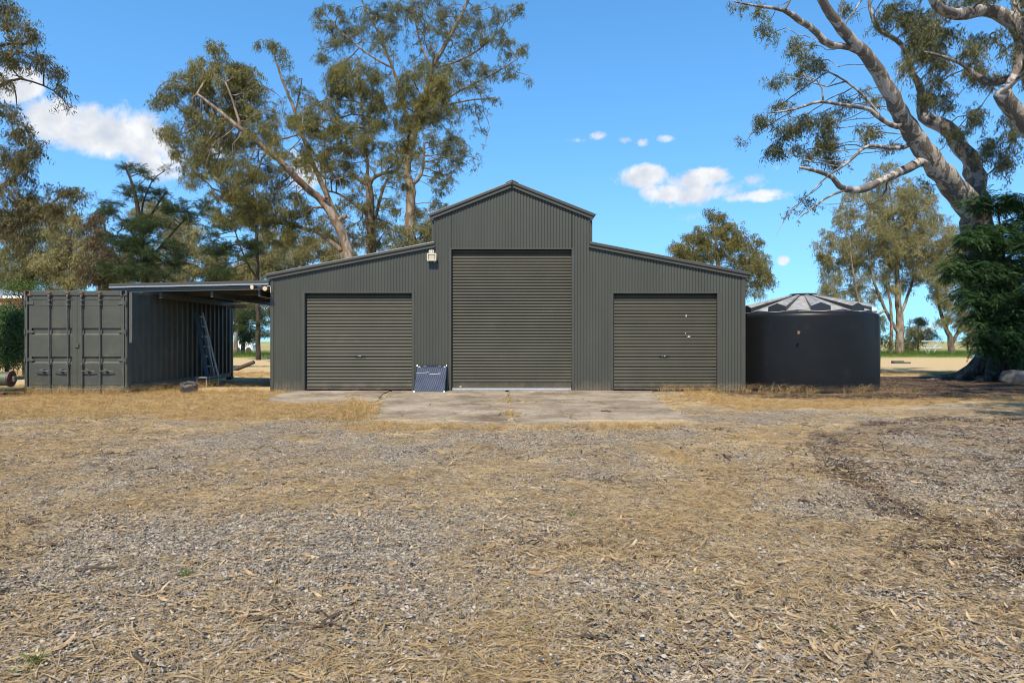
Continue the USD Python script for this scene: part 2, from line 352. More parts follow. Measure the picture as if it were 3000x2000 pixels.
def ramp_mat(name, ramp, scale, rough=.9, transl=0., src='noise', island=False, spec=.2):
    """colour from a position noise (or the mesh island), optionally translucent"""
    n = {'g': ('geometry', {}), 'no': ('noise_texture', {'scale': scale, 'detail': 3., 'roughness': .6}), 'r': ('rgb_ramp', {'ramp': ramp}), 'p': ('principled_bsdf', {'roughness': rough, 'specular_ior_level': spec})}
    l = [('g.position', 'no.vector'), ('r.color', 'p.base_color')]
    if src == 'cell':
        n['no'] = ('voronoi_texture', {'feature': 'f1', 'scale': scale}); n['s'] = ('separate_color', {}); l += [('no.color', 's.color'), ('s.r', 'r.fac')]
    elif island:
        n['a'] = ('mix_float', {'fac': .45}); l += [('no.fac', 'a.a'), ('g.random_per_island', 'a.b'), ('a.result', 'r.fac')]
    else:
        l.append(('no.fac', 'r.fac'))
    if transl:
        n['t'] = ('translucent_bsdf', {}); n['mx'] = ('mix_closure', {'fac': transl}); l += [('r.color', 't.color'), ('p.BSDF', 'mx.closure1'), ('t.BSDF', 'mx.closure2')]
        return usdkit.material(stage, LK + name, n, l, surface='mx.closure')
    return usdkit.material(stage, LK + name, n, l, surface='p.BSDF')


def leaf_mat(name, dark, mid, light, scale=.7):
    return ramp_mat(name, [(.22, dark), (.45, mid), (.62, mid), (.8, light)], scale, rough=.5, transl=.45, island=True, spec=.35)


M['leaf_gold'] = leaf_mat('leaf_gold', (0.122, 0.118, 0.038), (0.296, 0.253, 0.061), (0.487, 0.388, 0.088))
M['leaf_olive'] = leaf_mat('leaf_olive', (0.104, 0.108, 0.047), (0.235, 0.219, 0.075), (0.366, 0.319, 0.109))
M['leaf_grey'] = leaf_mat('leaf_grey', (0.139, 0.14, 0.061), (0.286, 0.261, 0.103), (0.434, 0.378, 0.151))
M['leaf_pale'] = leaf_mat('leaf_pale', (0.192, 0.176, 0.075), (0.4, 0.345, 0.151), (0.626, 0.522, 0.233))
M['leaf_brown'] = leaf_mat('leaf_brown', (0.091, 0.082, 0.034), (0.213, 0.178, 0.057), (0.351, 0.256, 0.079))
M['leaf_rust'] = leaf_mat('leaf_rust', (.08, .062, .03), (.19, .135, .055), (.30, .19, .075))
M['leaf_dark'] = leaf_mat('leaf_dark', (0.037, 0.059, 0.021), (0.085, 0.119, 0.034), (0.152, 0.185, 0.048))
M['leaf_pepper'] = leaf_mat('leaf_pepper', (0.043, 0.09, 0.034), (0.098, 0.191, 0.057), (0.183, 0.29, 0.086), 1.2)
M['leaf_bright'] = leaf_mat('leaf_bright', (.05, .085, .018), (.105, .165, .03), (.17, .23, .05))
M['straw'] = ramp_mat('straw', [(.2, (.22, .15, .075)), (.48, (.45, .345, .19)), (.7, (.62, .52, .35)), (.85, (.74, .66, .50))], 14., transl=.12, island=True)
M['grass'] = ramp_mat('dry_grass', [(.22, (.33, .215, .085)), (.5, (.58, .42, .19)), (.75, (.72, .58, .34))], 14., transl=.25, island=True)
M['litter'] = ramp_mat('fallen_leaves', [(.2, (.16, .095, .05)), (.34, (.40, .30, .18)), (.5, (.58, .49, .34)), (.66, (.68, .60, .46)), (.8, (.70, .63, .52))], 9., transl=.08, island=True)
M['mulch'] = ramp_mat('bark_litter', [(.25, (.05, .034, .024)), (.5, (.11, .075, .05)), (.75, (.27, .2, .14))], 11., island=True)
M['stone'] = ramp_mat('gravel_stones', [(0., (.07, .065, .06)), (.4, (.15, .13, .11)), (.7, (.235, .20, .155)), (.9, (.29, .255, .21)), (1., (.36, .32, .27))], 45., src='cell', rough=.8)
M['weed'] = ramp_mat('green_blades', [(.3, (.07, .11, .02)), (.6, (.15, .2, .045)), (.8, (.3, .3, .1))], 12., transl=.2, island=True)


def bark(name, dark, light, thr=(.46, .54), extra=None, sc=(1.6, 1.6, .55)):
    n = {'g': ('texture_coordinate', {}), 'mp': ('mapping', {'scale': sc}), 'no': ('noise_texture', {'scale': 2.2, 'detail': 5., 'roughness': .55, 'distortion': .8}), 'mr': ('map_range', {'from_min': thr[0], 'from_max': thr[1], 'clamp': True}),
         'm': ('mix', {'color1': dark, 'color2': light}), 'n2': ('noise_texture', {'scale': 16., 'detail': 6., 'roughness': .7}), 'r2': ('map_range', {'from_min': .3, 'from_max': .7, 'to_min': .6, 'to_max': 1.3}),
         'mm': ('mix', {'mix_type': 'multiply', 'fac': 1.}), 'bh': ('math', {'math_type': 'multiply_add', 'value2': -.6}), 'b': ('bump', {'strength': .6, 'distance': .03}), 'p': ('principled_bsdf', {'roughness': .8, 'specular_ior_level': .25})}
    l = [('g.object', 'mp.vector'), ('mp.vector', 'no.vector'), ('no.fac', 'mr.value'), ('mr.result', 'm.fac'), ('mp.vector', 'n2.vector'), ('n2.fac', 'r2.value'), ('m.color', 'mm.color1'), ('r2.result', 'mm.color2'), ('mr.result', 'bh.value1'), ('n2.fac', 'bh.value3'), ('bh.value', 'b.height'), ('b.normal', 'p.normal')]
    last = 'mm.color'
    if extra:
        n['n3'] = ('noise_texture', {'scale': 1.3, 'detail': 4.}); n['r3'] = ('map_range', {'from_min': .55, 'from_max': .66, 'clamp': True}); n['m3'] = ('mix', {'color2': extra})
        l += [('mp.vector', 'n3.vector'), ('n3.fac', 'r3.value'), ('r3.result', 'm3.fac'), (last, 'm3.color1')]; last = 'm3.color'
    l.append((last, 'p.base_color'))
    return usdkit.material(stage, LK + name, n, l, surface='p.BSDF')


M['bark_mottled'] = bark('bark_mottled', (.115, .098, .084), (.31, .285, .255), (.50, .54))
M['bark_pale'] = bark('bark_pale', (.12, .085, .058), (.27, .22, .165), (.40, .62), extra=(.12, .06, .035))
M['bark_brown'] = bark('bark_brown', (.075, .055, .04), (.20, .15, .105), (.40, .65))
M['bark_dark'] = bark('bark_dark', (.028, .022, .017), (.075, .058, .042), (.40, .65))
M['bark_base'] = bark('bark_base', (.06, .045, .033), (.19, .155, .12), (.50, .62), sc=(3, 3, .6))

# ------------------------------------------------------------------ ground
def masks(x, y):
    x, y = np.asarray(x, float), np.asarray(y, float)
    q = np.stack([x, y, 0 * x], -1)
    n1, n2 = meshkit.fbm(q * .55, 4, 11), meshkit.fbm(q * 1.7, 3, 5)
    wob = (n1 - .5) * 3.0 + (n2 - .5) * 1.2
    straw = .44 + 1.6 * (n1 - .5) + .7 * (n2 - .5)
    zone = np.zeros(np.shape(x))
    zone = np.maximum(zone, sm(y + wob, 9.6, 11.4) * sm(-x + wob * .6, 3.2, 5.2) * (1 - .5 * sm(y, 16, 17)))           # dry grass before the container
    zone = np.maximum(zone, .62 * sm(y + wob, 7.2, 9.0) * sm(-x + wob, 2.0, 4.5))
    zone = np.maximum(zone, sm(y + wob * .15, 9.0, 9.35) * (1 - sm(y + wob * .15, 9.75, 10.2)) * sm(x, -3.2, -2.2) * (1 - sm(x, 2.6, 3.6)))   # strip along the slab edge
    zone = np.maximum(zone, sm(y + wob * .2, 9.8, 10.6) * (1 - sm(y, 13.0, 13.4)) * sm(-x, 2.1, 2.6) * (1 - sm(-x, 5.2, 6.5)))
    zone = np.maximum(zone, .95 * sm(y + wob * .5 - .22 * (x - 3), 11.0, 12.2) * sm(x + wob * .3, 3.4, 4.4))                 # before the tank
    zone = np.maximum(zone, .55 * sm(-np.abs(y - 6.6 + wob * .6), -1.0, -.2) * sm(x, -1.5, 0.) * (1 - sm(x, 1.5, 2.6)))
    zone = np.maximum(zone, .6 * sm(-np.abs(y - 3.7 + wob * .5), -.7, -.1) * sm(x, -.6, .2) * (1 - sm(x, 1.0, 1.7)))
    far = sm(y, 19, 24)
    straw = np.maximum(straw, zone + .25 * (n2 - .5)); straw = np.maximum(straw, far * (.85 + .3 * (n2 - .5)))
    d, side = poly_dist(x, y, TRACK)
    right = sm(side, -.1, .1)
    d2 = poly_dist(x, y, TRACK2)[0]
    dark = np.maximum(sm(-d + (n2 - .5) * .55, -.40, -.06) * 1.0, right * (y < 11.5) * (.30 + .9 * (n1 - .5)))
    dark = np.maximum(dark, .62 * sm(-d2 + (n2 - .5) * .6, -.42, -.05))
    straw = np.where((side > 0) & (y < 11), straw * (1 - .6 * sm(d, 0, .8)), straw)
    shade = sm(y + wob * .3, 14.4, 15.6) * (1 - sm(y + wob * .2, 23.2, 24.4)) * sm(x + wob * .3, 7.4, 9.5)  # cast shade of the right-hand gums, painted into the ground as dark mulch
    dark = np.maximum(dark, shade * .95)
    bare = sm(meshkit.fbm(q * .8 + 40, 3, 31), .60, .74)
    pad = sm(-np.hypot((x - 8.4) / 3.6, (y - 15.6) / 1.9), -1.05, -.85)
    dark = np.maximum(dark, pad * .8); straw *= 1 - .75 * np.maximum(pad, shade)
    green = sm(y + wob, 48, 52) * (1 - .55 * sm(y, 72, 95))
    green = np.maximum(green, 0)
    straw = straw * (1 - .5 * bare * (y < 11))
    return np.clip(straw, 0, 1), np.clip(dark, 0, 1), np.clip(green, 0, 1)


def stretch(dense0, dense1, step, far, ratio=1.16):
    a = list(np.arange(dense0, dense1 + 1e-6, step)); s, hi, lo = step, [], []
    x = dense1
    while x < far:
        s *= ratio; x += s; hi.append(x)
    s, x = step, dense0
    while x > -far:
        s *= ratio; x -= s; lo.append(x)
    return np.array(lo[::-1] + a + hi)


gx, gy = stretch(-17, 17, .14, 3500), stretch(0.5, 27, .14, 4500)
gy = gy[gy > -600]
GX, GY = np.meshgrid(gx, gy)
GZ = gz(GX, GY)
gv = np.stack([GX, GY, GZ], -1).reshape(-1, 3)
nxx = len(gx); ii = (np.arange(len(gy) - 1)[:, None] * nxx + np.arange(nxx - 1)[None]).ravel()
gf = np.vstack([np.stack([ii, ii + 1, ii + nxx + 1], 1), np.stack([ii, ii + nxx + 1, ii + nxx], 1)])
put('/World', 'ground', (gv, gf), M['ground'], True, label='gravel and dry straw yard running to green paddocks', kind='structure')
gprim = stage.GetPrimAtPath('/World/ground')
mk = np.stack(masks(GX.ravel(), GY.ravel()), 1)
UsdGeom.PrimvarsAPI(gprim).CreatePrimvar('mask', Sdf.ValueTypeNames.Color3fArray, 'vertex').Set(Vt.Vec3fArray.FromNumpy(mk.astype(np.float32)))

# concrete apron: separate slabs with open joints
ap = thing('concrete_apron', (0, 13, 0), 'stained concrete apron of old slabs before the roller doors', None, kind='structure')


def slab(pts, name, z=.034, zf=-.004, seed=0):
    """pts: outline; the far edge is at z, the slab falls towards the yard"""
    pl = Polygon(pts).buffer(0)
    r = np.random.default_rng(seed)
    out = []
    c = np.array(pl.exterior.coords)[:-1]
    for a, b in zip(c, np.roll(c, -1, 0)):
        n = max(2, int(np.hypot(*(b - a)) / .16))
        for t in np.arange(n) / n:
            q = a + (b - a) * t; k = np.linalg.norm(q)
            out.append(q + r.normal(0, .016, 2) + (meshkit.noise(np.array([q[0] * 1.3, q[1] * 1.3, seed])) - .5) * .1)
    pl = Polygon(out).buffer(0)
    m = trimesh.creation.extrude_polygon(pl if pl.geom_type == 'Polygon' else max(pl.geoms, key=lambda g: g.area), .12)
    v = np.array(m.vertices); top = v[:, 2] > .06
    zt = np.interp(v[:, 1], [9.5, 16.4], [zf, z])
    v[:, 2] = np.where(top, zt, zt - .12)
    return v, np.array(m.faces)


WY = 16.38
SL = [[(-3.05, 16.36), (-.13, 16.36), (-.10, 13.60), (-2.72, 13.60)], [(-2.71, 13.56), (-.10, 13.56), (-.04, 9.92), (-2.28, 10.18)],
      [(-.08, 16.36), (3.52, 16.36), (3.12, 13.62), (-.05, 13.62)], [(-.045, 13.57), (3.12, 13.57), (3.0, 12.), (2.98, 9.82), (.02, 9.86)],
      [(-5.6, 15.9), (-5.3, 16.36), (-3.13, 16.36), (-2.83, 13.5), (-3.6, 13.25), (-5.2, 13.4)]]
for k, s in enumerate(SL):
    put(ap, 'concrete_slab', slab(s, '', seed=k + 2), M['concrete'])

# ------------------------------------------------------------------ shed
shed = thing('farm_shed', (0, WY, 0), 'large dark green corrugated steel barn with three roller doors', 'shed')
XL, XR, XM = -6.09, 5.88, 1.95
DOORS = [(-5.23, -2.53, 2.49), (-1.53, 1.505, 3.59), (2.56, 5.18, 2.48)]
DEPTH = 12.0


def roofz(x):
    x = np.asarray(x, float)
    wing = 3.78 - (np.abs(x) - XM) * .192
    return np.where(np.abs(x) < XM, 5.30 - np.abs(x) * .395, wing)


PITCH, AMP = .0762, .0085


def corr_sheet(x0, x1, z0f, z1f, y=WY):
    xs = np.unique(np.round(np.concatenate([[x0], np.arange(math.ceil(x0 / (PITCH / 8)) * PITCH / 8, x1, PITCH / 8), [x1]]), 5))
    yy_ = y - AMP + AMP * np.cos(xs / PITCH * 2 * np.pi)
    a = np.stack([xs, yy_, np.broadcast_to(z0f(xs), xs.shape)], 1); b = np.stack([xs, yy_, np.broadcast_to(z1f(xs), xs.shape)], 1)
    n = len(xs); v = np.vstack([a, b]); i = np.arange(n - 1)
    return v, np.vstack([np.stack([i, i + 1, i + 1 + n], 1), np.stack([i, i + 1 + n, i + n], 1)])


cuts = sorted(set([round(x, 4) for x in np.arange(-6.096, 6.0, .762)] + [XL, XR, -XM, XM] + [d for D in DOORS for d in D[:2]]))
cuts = [c for c in cuts if XL <= c <= XR]
for a, b in zip(cuts[:-1], cuts[1:]):
    if b - a < .02:
        continue
    mid = (a + b) / 2
    z0 = next((D[2] for D in DOORS if D[0] <= mid <= D[1]), .02)
    inside = abs(mid) < XM
    top = (lambda x: 5.30 - np.abs(x) * .395 - .05) if inside else (lambda x: 3.78 - (np.abs(x) - XM) * .192 - .05)
    put(shed, 'wall_sheet', corr_sheet(a, b, lambda x: np.full(x.shape, z0), top), M['cladding'], True)


def side_wall(x, y0, y1, z0, z1, sgn):
    ys = np.arange(y0, y1 + .01, PITCH / 4); xs = x + sgn * (AMP - AMP * np.cos(ys / PITCH * 2 * np.pi))
    n = len(ys); v = np.vstack([np.stack([xs, ys, np.full(n, z0)], 1), np.stack([xs, ys, np.full(n, z1)], 1)]); i = np.arange(n - 1)
    return v, np.vstack([np.stack([i, i + 1, i + 1 + n], 1), np.stack([i, i + 1 + n, i + n], 1)])


put(shed, 'side_wall', side_wall(XL, WY + .02, WY + DEPTH, 0, 2.93, -1), M['cladding'], True)
put(shed, 'side_wall', side_wall(XR, WY + .02, WY + DEPTH, 0, 2.97, 1), M['cladding'], True)
put(shed, 'clerestory_wall', side_wall(-XM, WY + .02, WY + DEPTH, 3.7, 4.5, -1), M['cladding'], True)
put(shed, 'clerestory_wall', side_wall(XM, WY + .02, WY + DEPTH, 3.7, 4.5, 1), M['cladding'], True)
bw = [(XL, 0), (XR, 0), (XR, 2.98), (XM, 3.74), (XM, 4.5), (0, 5.26), (-XM, 4.5), (-XM, 3.74), (XL, 2.94)]
put(shed, 'back_wall', extrude(bw, 'y', WY + DEPTH, WY + DEPTH + .03), M['cladding'])


def roof_sheet(x0, z0, x1, z1):
    a, b = np.array([x0, WY - .03, z0]), np.array([x1, WY - .03, z1]); ys = np.arange(WY - .03, WY + DEPTH + .05, PITCH / 4)
    up = np.array([-(z1 - z0), 0, x1 - x0]); up = up / np.linalg.norm(up) * np.sign(up[2]); w = (AMP * np.cos(ys / PITCH * 2 * np.pi))[:, None] * up
    A, B = w + [x0, 0, z0] + np.stack([0 * ys, ys, 0 * ys], 1), w + [x1, 0, z1] + np.stack([0 * ys, ys, 0 * ys], 1)
    n = len(ys); i = np.arange(n - 1)
    return np.vstack([A, B]), np.vstack([np.stack([i, i + n, i + n + 1], 1), np.stack([i, i + n + 1, i + 1], 1)])


put(shed, 'lower_roof', roof_sheet(-6.22, roofz(-6.22) - .02, -XM, 3.76), M['roofing'], True)
put(shed, 'lower_roof', roof_sheet(XM, 3.76, 6.02, roofz(6.02) - .02), M['roofing'], True)
put(shed, 'raised_roof', roof_sheet(-2.08, 5.28 - 2.08 * .395, 0, 5.28), M['roofing'], True)
put(shed, 'raised_roof', roof_sheet(0, 5.28, 2.08, 5.28 - 2.08 * .395), M['roofing'], True)

# barge cappings: a rolled upper face, a groove, and a lower lip
BARGE = [(.0, -.15), (.045, -.15), (.052, -.143), (.052, -.098), (.036, -.090), (.036, -.082), (.066, -.072), (.074, -.060), (.074, -.012), (.066, .002), (.045, .010), (-.16, .010), (-.16, -.004), (.0, -.004)]


def barge(x0, z0, x1, z1):
    prof = [(-p, q) for p, q in BARGE]
    v, f = sweep(prof, (x0, WY - .016, z0), (x1, WY - .016, z1), (0, 0, 1))
    return v, f


def mk_barge(x0, z0, x1, z1):
    # offset axis = up x direction; make the face look towards -y
    d = np.array([x1 - x0, 0, z1 - z0]); s = np.cross([0, 0, 1.], d)
    prof = [(p if s[1] < 0 else -p, q) for p, q in BARGE]
    if s[1] >= 0:
        prof = prof[::-1]
    return sweep(prof, (x0, WY - .016, z0), (x1, WY - .016, z1), (0, 0, 1))


for seg in [(-2.08, 5.30 - 2.08 * .395, -.001, 5.30), (2.08, 5.30 - 2.08 * .395, .001, 5.30), (-6.19, float(roofz(-6.19)), -XM - .012, 3.78), (5.97, float(roofz(5.97)), XM + .012, 3.78)]:
    put(shed, 'barge_capping', mk_barge(*seg), M['trim'])
put(shed, 'ridge_capping', sweep([(-.16, -.075), (0, -.008), (.16, -.075), (.16, -.065), (0, .006), (-.16, -.065)], (0, WY - .09, 5.325), (0, WY + DEPTH, 5.325), (0, 0, 1)), M['roofing'])
for s in (-1, 1):
    g = [(s * 1.972, 4.335), (s * 1.985, 4.30), (s * 2.115, 4.455), (s * 2.135, 4.485), (s * 2.10, 4.478), (s * 1.972, 4.40)]
    put(shed, 'gutter', extrude(g, 'y', WY - .06, WY + DEPTH), M['trim'])
    put(shed, 'downpipe', bbox(*sorted((s * 1.966, s * 2.03)), WY + .01, WY + .10, 3.74, 4.335, .012), M['trim'])
lg = [(-6.105, 2.86), (-6.125, 2.83), (-6.215, 2.83), (-6.225, 2.93), (-6.215, 2.93), (-6.205, 2.85), (-6.118, 2.85), (-6.115, 2.90)]
put(shed, 'gutter', extrude(lg, 'y', WY + .02, WY + DEPTH), M['trim'])
put(shed, 'gutter', extrude([(-x - .21, z + .03) for x, z in lg][::-1], 'y', WY + .02, WY + DEPTH), M['trim'])

for x0, x1, z1 in ((XL - .012, XL + .078, 2.84), (XR - .078, XR + .012, 2.90)):
    put(shed, 'corner_flashing', bbox(x0, x1, WY - .023, WY + .06, .015, z1, .006), M['trim'])
for s in (-1, 1):
    put(shed, 'corner_flashing', bbox(*sorted((s * (XM - .022), s * (XM + .012))), WY - .024, WY + .05, 3.64 + .12, 4.40, .004), M['trim'])


def shed_door(i):
    x0, x1, zt = DOORS[i]
    yb = WY + .095
    d = put(shed, 'roller_door', box(x0 - .05, x1 + .05, yb + .004, yb + .012, .05, zt + .12), M['door'])
    rail = .15 if i == 1 else .035
    zb = .075
    pitch = .0765 if i == 1 else .084
    prof = np.array([(.0, .0), (.010, .0), (.017, -.017), (.052, -.019), (.074, -.002), (pitch / .0765 * .0765 if i == 1 else .084, .0)]); prof[1:-1, 0] *= pitch / .0765
    z = zb + rail; k = 0
    r = np.random.default_rng(i + 40)
    while z < zt + .06:
        o = [(yb + p[1], z + p[0]) for p in prof]
        o = [(yb + .003, z + pitch - .0005)] + o[::-1][1:] + [(yb + .003, z)]
        dz = r.normal(0, .0012)
        put(d, 'slat', extrude([(a + (r.normal(0, .0006) if j in (2, 3) else 0), b + dz) for j, (a, b) in enumerate(o)], 'x', x0 - .03, x1 + .03), M['door'])
        z += pitch; k += 1
    put(d, 'bottom_rail', bbox(x0 + .004, x1 - .004, yb - .020, yb + .003, zb, zb + rail - .003, .005), M['door'])
    if i == 1:
        put(d, 'bottom_seal', bbox(x0 + .006, x1 - .006, yb - .034, yb - .022, zb - .038, zb + .008, .004), M['alu'])
        put(d, 'latch', cat(bbox(x0 + .20, x0 + .25, yb - .032, yb - .021, zb + .04, zb + .062, .004)), M['white'])
    else:
        put(d, 'bottom_seal', bbox(x0 + .006, x1 - .006, yb - .028, yb - .021, zb - .026, zb + .004, .003), M['rubber'])
        hx = -3.86 if i == 0 else 3.86; hz = .90
        h = put(d, 'lift_handle', cat(bbox(hx - .13, hx + .13, yb - .034, yb - .021, hz - .014, hz + .014, .004)), M['black'])
        put(h[:h.rfind('/')], 'lock', cat(cyl((hx + .01, yb - .046, hz), (hx + .01, yb - .03, hz), .014), cyl((hx - .04, yb - .042, hz), (hx - .04, yb - .03, hz), .008)), M['alu'])
    for xj in (x0 - .075, x1 + .002):
        put(shed, 'door_jamb', bbox(xj, xj + .073, WY - .022, WY + .10, .02, zt - .002, .004), M['trim'])
    put(shed, 'door_head', bbox(x0 - .075, x1 + .075, WY - .023, WY + .06, zt, zt + .030, .004), M['trim'])
    return d, yb


dd = [shed_door(i) for i in range(3)]
# pale scuffs where the paint is knocked off
r = np.random.default_rng(3)
for (u, v, w, h) in ((2010, 925, 4, 11), (2008, 976, 4, 4), (2018, 986, 12, 5)):
    c = P(u, v, WY + .077); a = np.linspace(0, 2 * np.pi, 9)[:-1]; rr = r.uniform(.5, 1, 8)
    pl = [(c[0] + w / 232 * rr[k] * math.cos(a[k]), c[2] + h / 232 * rr[k] * math.sin(a[k])) for k in range(8)]
    put(dd[2][0], 'paint_scuff', extrude(pl, 'y', WY + .0705, WY + .0725), M['white'])

# lights and fittings on the shed
fl = thing('flood_light', (-2.01, WY, 3.38), 'grey flood light with sensor box on the wall above the solar panel', 'flood light')
fx0, fx1, fz0, fz1 = -2.13, -1.895, 3.285, 3.475
put(fl, 'housing', bbox(fx0 + .01, fx1 - .01, WY - .13, WY - .022, fz0 + .015, fz1 - .01, .02), M['galv'])
put(fl, 'frame', cat(bbox(fx0, fx1, WY - .155, WY - .131, fz1 - .026, fz1, .006), bbox(fx0, fx1, WY - .155, WY - .131, fz0, fz0 + .024, .006), bbox(fx0, fx0 + .024, WY - .154, WY - .131, fz0 + .025, fz1 - .027, .004), bbox(fx1 - .024, fx1, WY - .154, WY - .131, fz0 + .025, fz1 - .027, .004)), M['white'])
put(fl, 'bezel', cat(bbox(fx0 + .025, fx1 - .025, WY - .148, WY - .131, fz0 + .025, fz1 - .027, .004)), M['black'])
put(fl, 'lamp_glass', bbox(fx0 + .042, fx1 - .042, WY - .1505, WY - .1485, fz0 + .062, fz1 - .042, .001), M['lens'])
put(fl, 'reflector_strip', bbox(fx0 + .042, fx1 - .042, WY - .1515, WY - .1485, fz0 + .032, fz0 + .056, .001), M['white'])
put(fl, 'sensor_box', bbox(-2.092, -1.965, WY - .075, WY - .02, 3.49, 3.565, .008), M['white'])
put(fl, 'sensor_eye', cat(cyl((-2.06, WY - .083, 3.535), (-2.06, WY - .074, 3.535), .012), cyl((-2.0, WY - .083, 3.535), (-2.0, WY - .074, 3.535), .012)), M['black'])
put(fl, 'bracket', cat(tube([(-2.03, WY - .02, 3.565), (-2.035, WY - .03, 3.66)], .006), bbox(-1.97, -1.945, WY - .07, WY - .03, 3.255, 3.286, .004)), M['galv'])
tl = thing('eave_light', (XR + .05, WY + .25, 2.74), 'small round lamp on the right side wall of the shed above the tank', 'lamp')
put(tl, 'lamp_disc', cat(cyl((XR + .10, WY + .22, 2.74), (XR + .10, WY + .30, 2.74), .055, 18), cyl((XR + .1, WY + .214, 2.74), (XR + .1, WY + .22, 2.74), .042, 18)), M['lens'], 30)
put(tl, 'arm', tube([(XR + .01, WY + .30, 2.78), (XR + .07, WY + .29, 2.76)], .012), M['galv'])

# flexible solar panel leaning against the wall
pa = thing('solar_panel', (-2.04, 15.95, 0), 'dark blue pin-striped folding solar panel leaning on the wall between two doors', 'solar panel')
A0, B0 = np.array([-2.435, 15.98, .022]), np.array([-1.655, 15.98, .022]); T0, T1 = np.array([-2.40, 16.34, .668]), np.array([-1.63, 16.34, .668])


def pq(s, t, o=0.):
    p = (A0 * (1 - s) + B0 * s) * (1 - t) + (T0 * (1 - s) + T1 * s) * t
    n = np.cross(B0 - A0, T0 - A0); n /= np.linalg.norm(n)
    return p + n * o + np.array([0, .028 * math.sin(math.pi * t), 0])


def patch(s0, s1, t0, t1, o0, o1, ns=1, nt=8):
    S, T = np.linspace(s0, s1, ns + 1), np.linspace(t0, t1, nt + 1)
    V = np.array([pq(s, t, o) for o in (o0, o1) for t in T for s in S]); n = (ns + 1) * (nt + 1); F = []
    for j in range(nt):
        for i in range(ns):
            a = j * (ns + 1) + i; b, c, d = a + 1, a + ns + 2, a + ns + 1
            F += [(a + n, b + n, c + n), (a + n, c + n, d + n), (a, c, b), (a, d, c)]
    ring = [i for i in range(ns + 1)] + [j * (ns + 1) + ns for j in range(1, nt + 1)] + [nt * (ns + 1) + i for i in range(ns - 1, -1, -1)] + [j * (ns + 1) for j in range(nt - 1, 0, -1)]
    for a, b in zip(ring, ring[1:] + ring[:1]):
        F += [(a, b, b + n), (a, b + n, a + n)]
    return V, np.array(F)


M['cell'] = paint('solar_cells', (.013, .018, .034), .7, var=.2, scale=3., spec=.06)
M['stripe'] = paint('pale_stripe', (.15, .18, .25), .7, spec=.1)
put(pa, 'backing_sheet', patch(0, 1, 0, 1, 0, .008), M['cell'])
for k in range(44):
    s = .035 + k * .93 / 43
    put(pa, 'grid_line', patch(s - .0025, s + .0025, .02, .93, .0088, .0105, 1, 6), M['stripe'])
put(pa, 'crease', tube([pq(s, .70 + .05 * s, .014) for s in (.02, .15, .3, .42)], .004, 5), M['white'])
put(pa, 'crease', tube([pq(s, .645 + .1 * (s - .45), .014) for s in (.45, .57, .66, .8)], .0065, 5), M['white'])
for s in (.28, .76):
    put(pa, 'carry_handle', tube([pq(s - .06, .95, .012), pq(s - .05, .93, .03), pq(s + .05, .93, .03), pq(s + .06, .95, .012)], .013, 6), M['black'])
for s in (.09, .92):
    put(pa, 'sticker', patch(s - .03, s + .03, .935, .955, .0088, .011, 1, 2), M['white'])
for s, t in ((.02, .985), (.98, .985), (.02, .012), (.98, .012)):
    put(pa, 'eyelet', cyl(pq(s, t, .007), pq(s, t, .014), .010, 10), M['alu'])

# ------------------------------------------------------------------ shipping container
CX0, CX1, CY0, CY1, CZ0, CZ1 = -11.54, -9.10, 15.32, 21.2, .03, 2.47
co = thing('shipping_container', ((CX0 + CX1) / 2, CY0, 0), 'dark green steel shipping container with closed end doors left of the barn', 'shipping container')


def casting(x0, y0, z0):
    s = .165
    import manifold3d as m3
    b = m3.Manifold.cube((s, s + .01, .118)).translate((x0, y0, z0))
    hole = m3.CrossSection([[(-.03, -.04), (.03, -.04), (.03, .04), (-.03, .04)]]).offset(.014, m3.JoinType.Round).extrude(.5).rotate((90, 0, 0))
    b = b - hole.translate((x0 + s / 2, y0 + .05, z0 + .06)) if y0 < 18 else b
    b = b - m3.Manifold.cube((.3, .06, .05)).translate((x0 - .05, y0 + .06, z0 + .035))
    me = b.to_mesh(); return me.vert_properties[:, :3], me.tri_verts


for x in (CX0, CX1 - .165):
    for y in (CY0, CY1 - .175):
        for z in (CZ0, CZ1 - .118):
            put(co, 'corner_casting', casting(x, y, z), M['rusty'] if x == CX0 else M['container_metal'])
for x in (CX0, CX1 - .09):
    for y in (CY0 + .02, CY1 - .11):
        put(co, 'corner_post', bbox(x + .004, x + .086, y, y + .10, CZ0 + .119, CZ1 - .119, .01), M['container'])
put(co, 'top_header', bbox(CX0 + .166, CX1 - .166, CY0 + .006, CY0 + .1, CZ1 - .115, CZ1 - .004, .01), M['container'])
put(co, 'bottom_sill', bbox(CX0 + .166, CX1 - .166, CY0 + .02, CY0 + .12, CZ0 + .004, CZ0 + .13, .01), M['container'])
for x0, x1 in ((CX0 + .008, CX0 + .06), (CX1 - .06, CX1 - .008)):
    put(co, 'top_rail', bbox(x0, x1, CY0 + .176, CY1 - .176, CZ1 - .075, CZ1 - .006, .008), M['container'])
    put(co, 'bottom_rail', bbox(x0, x1, CY0 + .176, CY1 - .176, CZ0 + .09, CZ0 + .23, .008), M['container'])


def trap_wall(x, sgn, y0, y1, z0, z1):
    ys, xs = [y0], [x]; y = y0 + .05; k = 0
    while y < y1 - .28:
        ys += [y, y + .068, y + .138, y + .206]; xs += [x, x - sgn * .036, x - sgn * .036, x]; y += .276
    ys.append(y1); xs.append(x); n = len(ys); i = np.arange(n - 1)
    v = np.vstack([np.stack([xs, ys, np.full(n, z0)], 1), np.stack([xs, ys, np.full(n, z1)], 1)])
    return v, np.vstack([np.stack([i, i + 1, i + 1 + n], 1), np.stack([i, i + 1 + n, i + n], 1)])


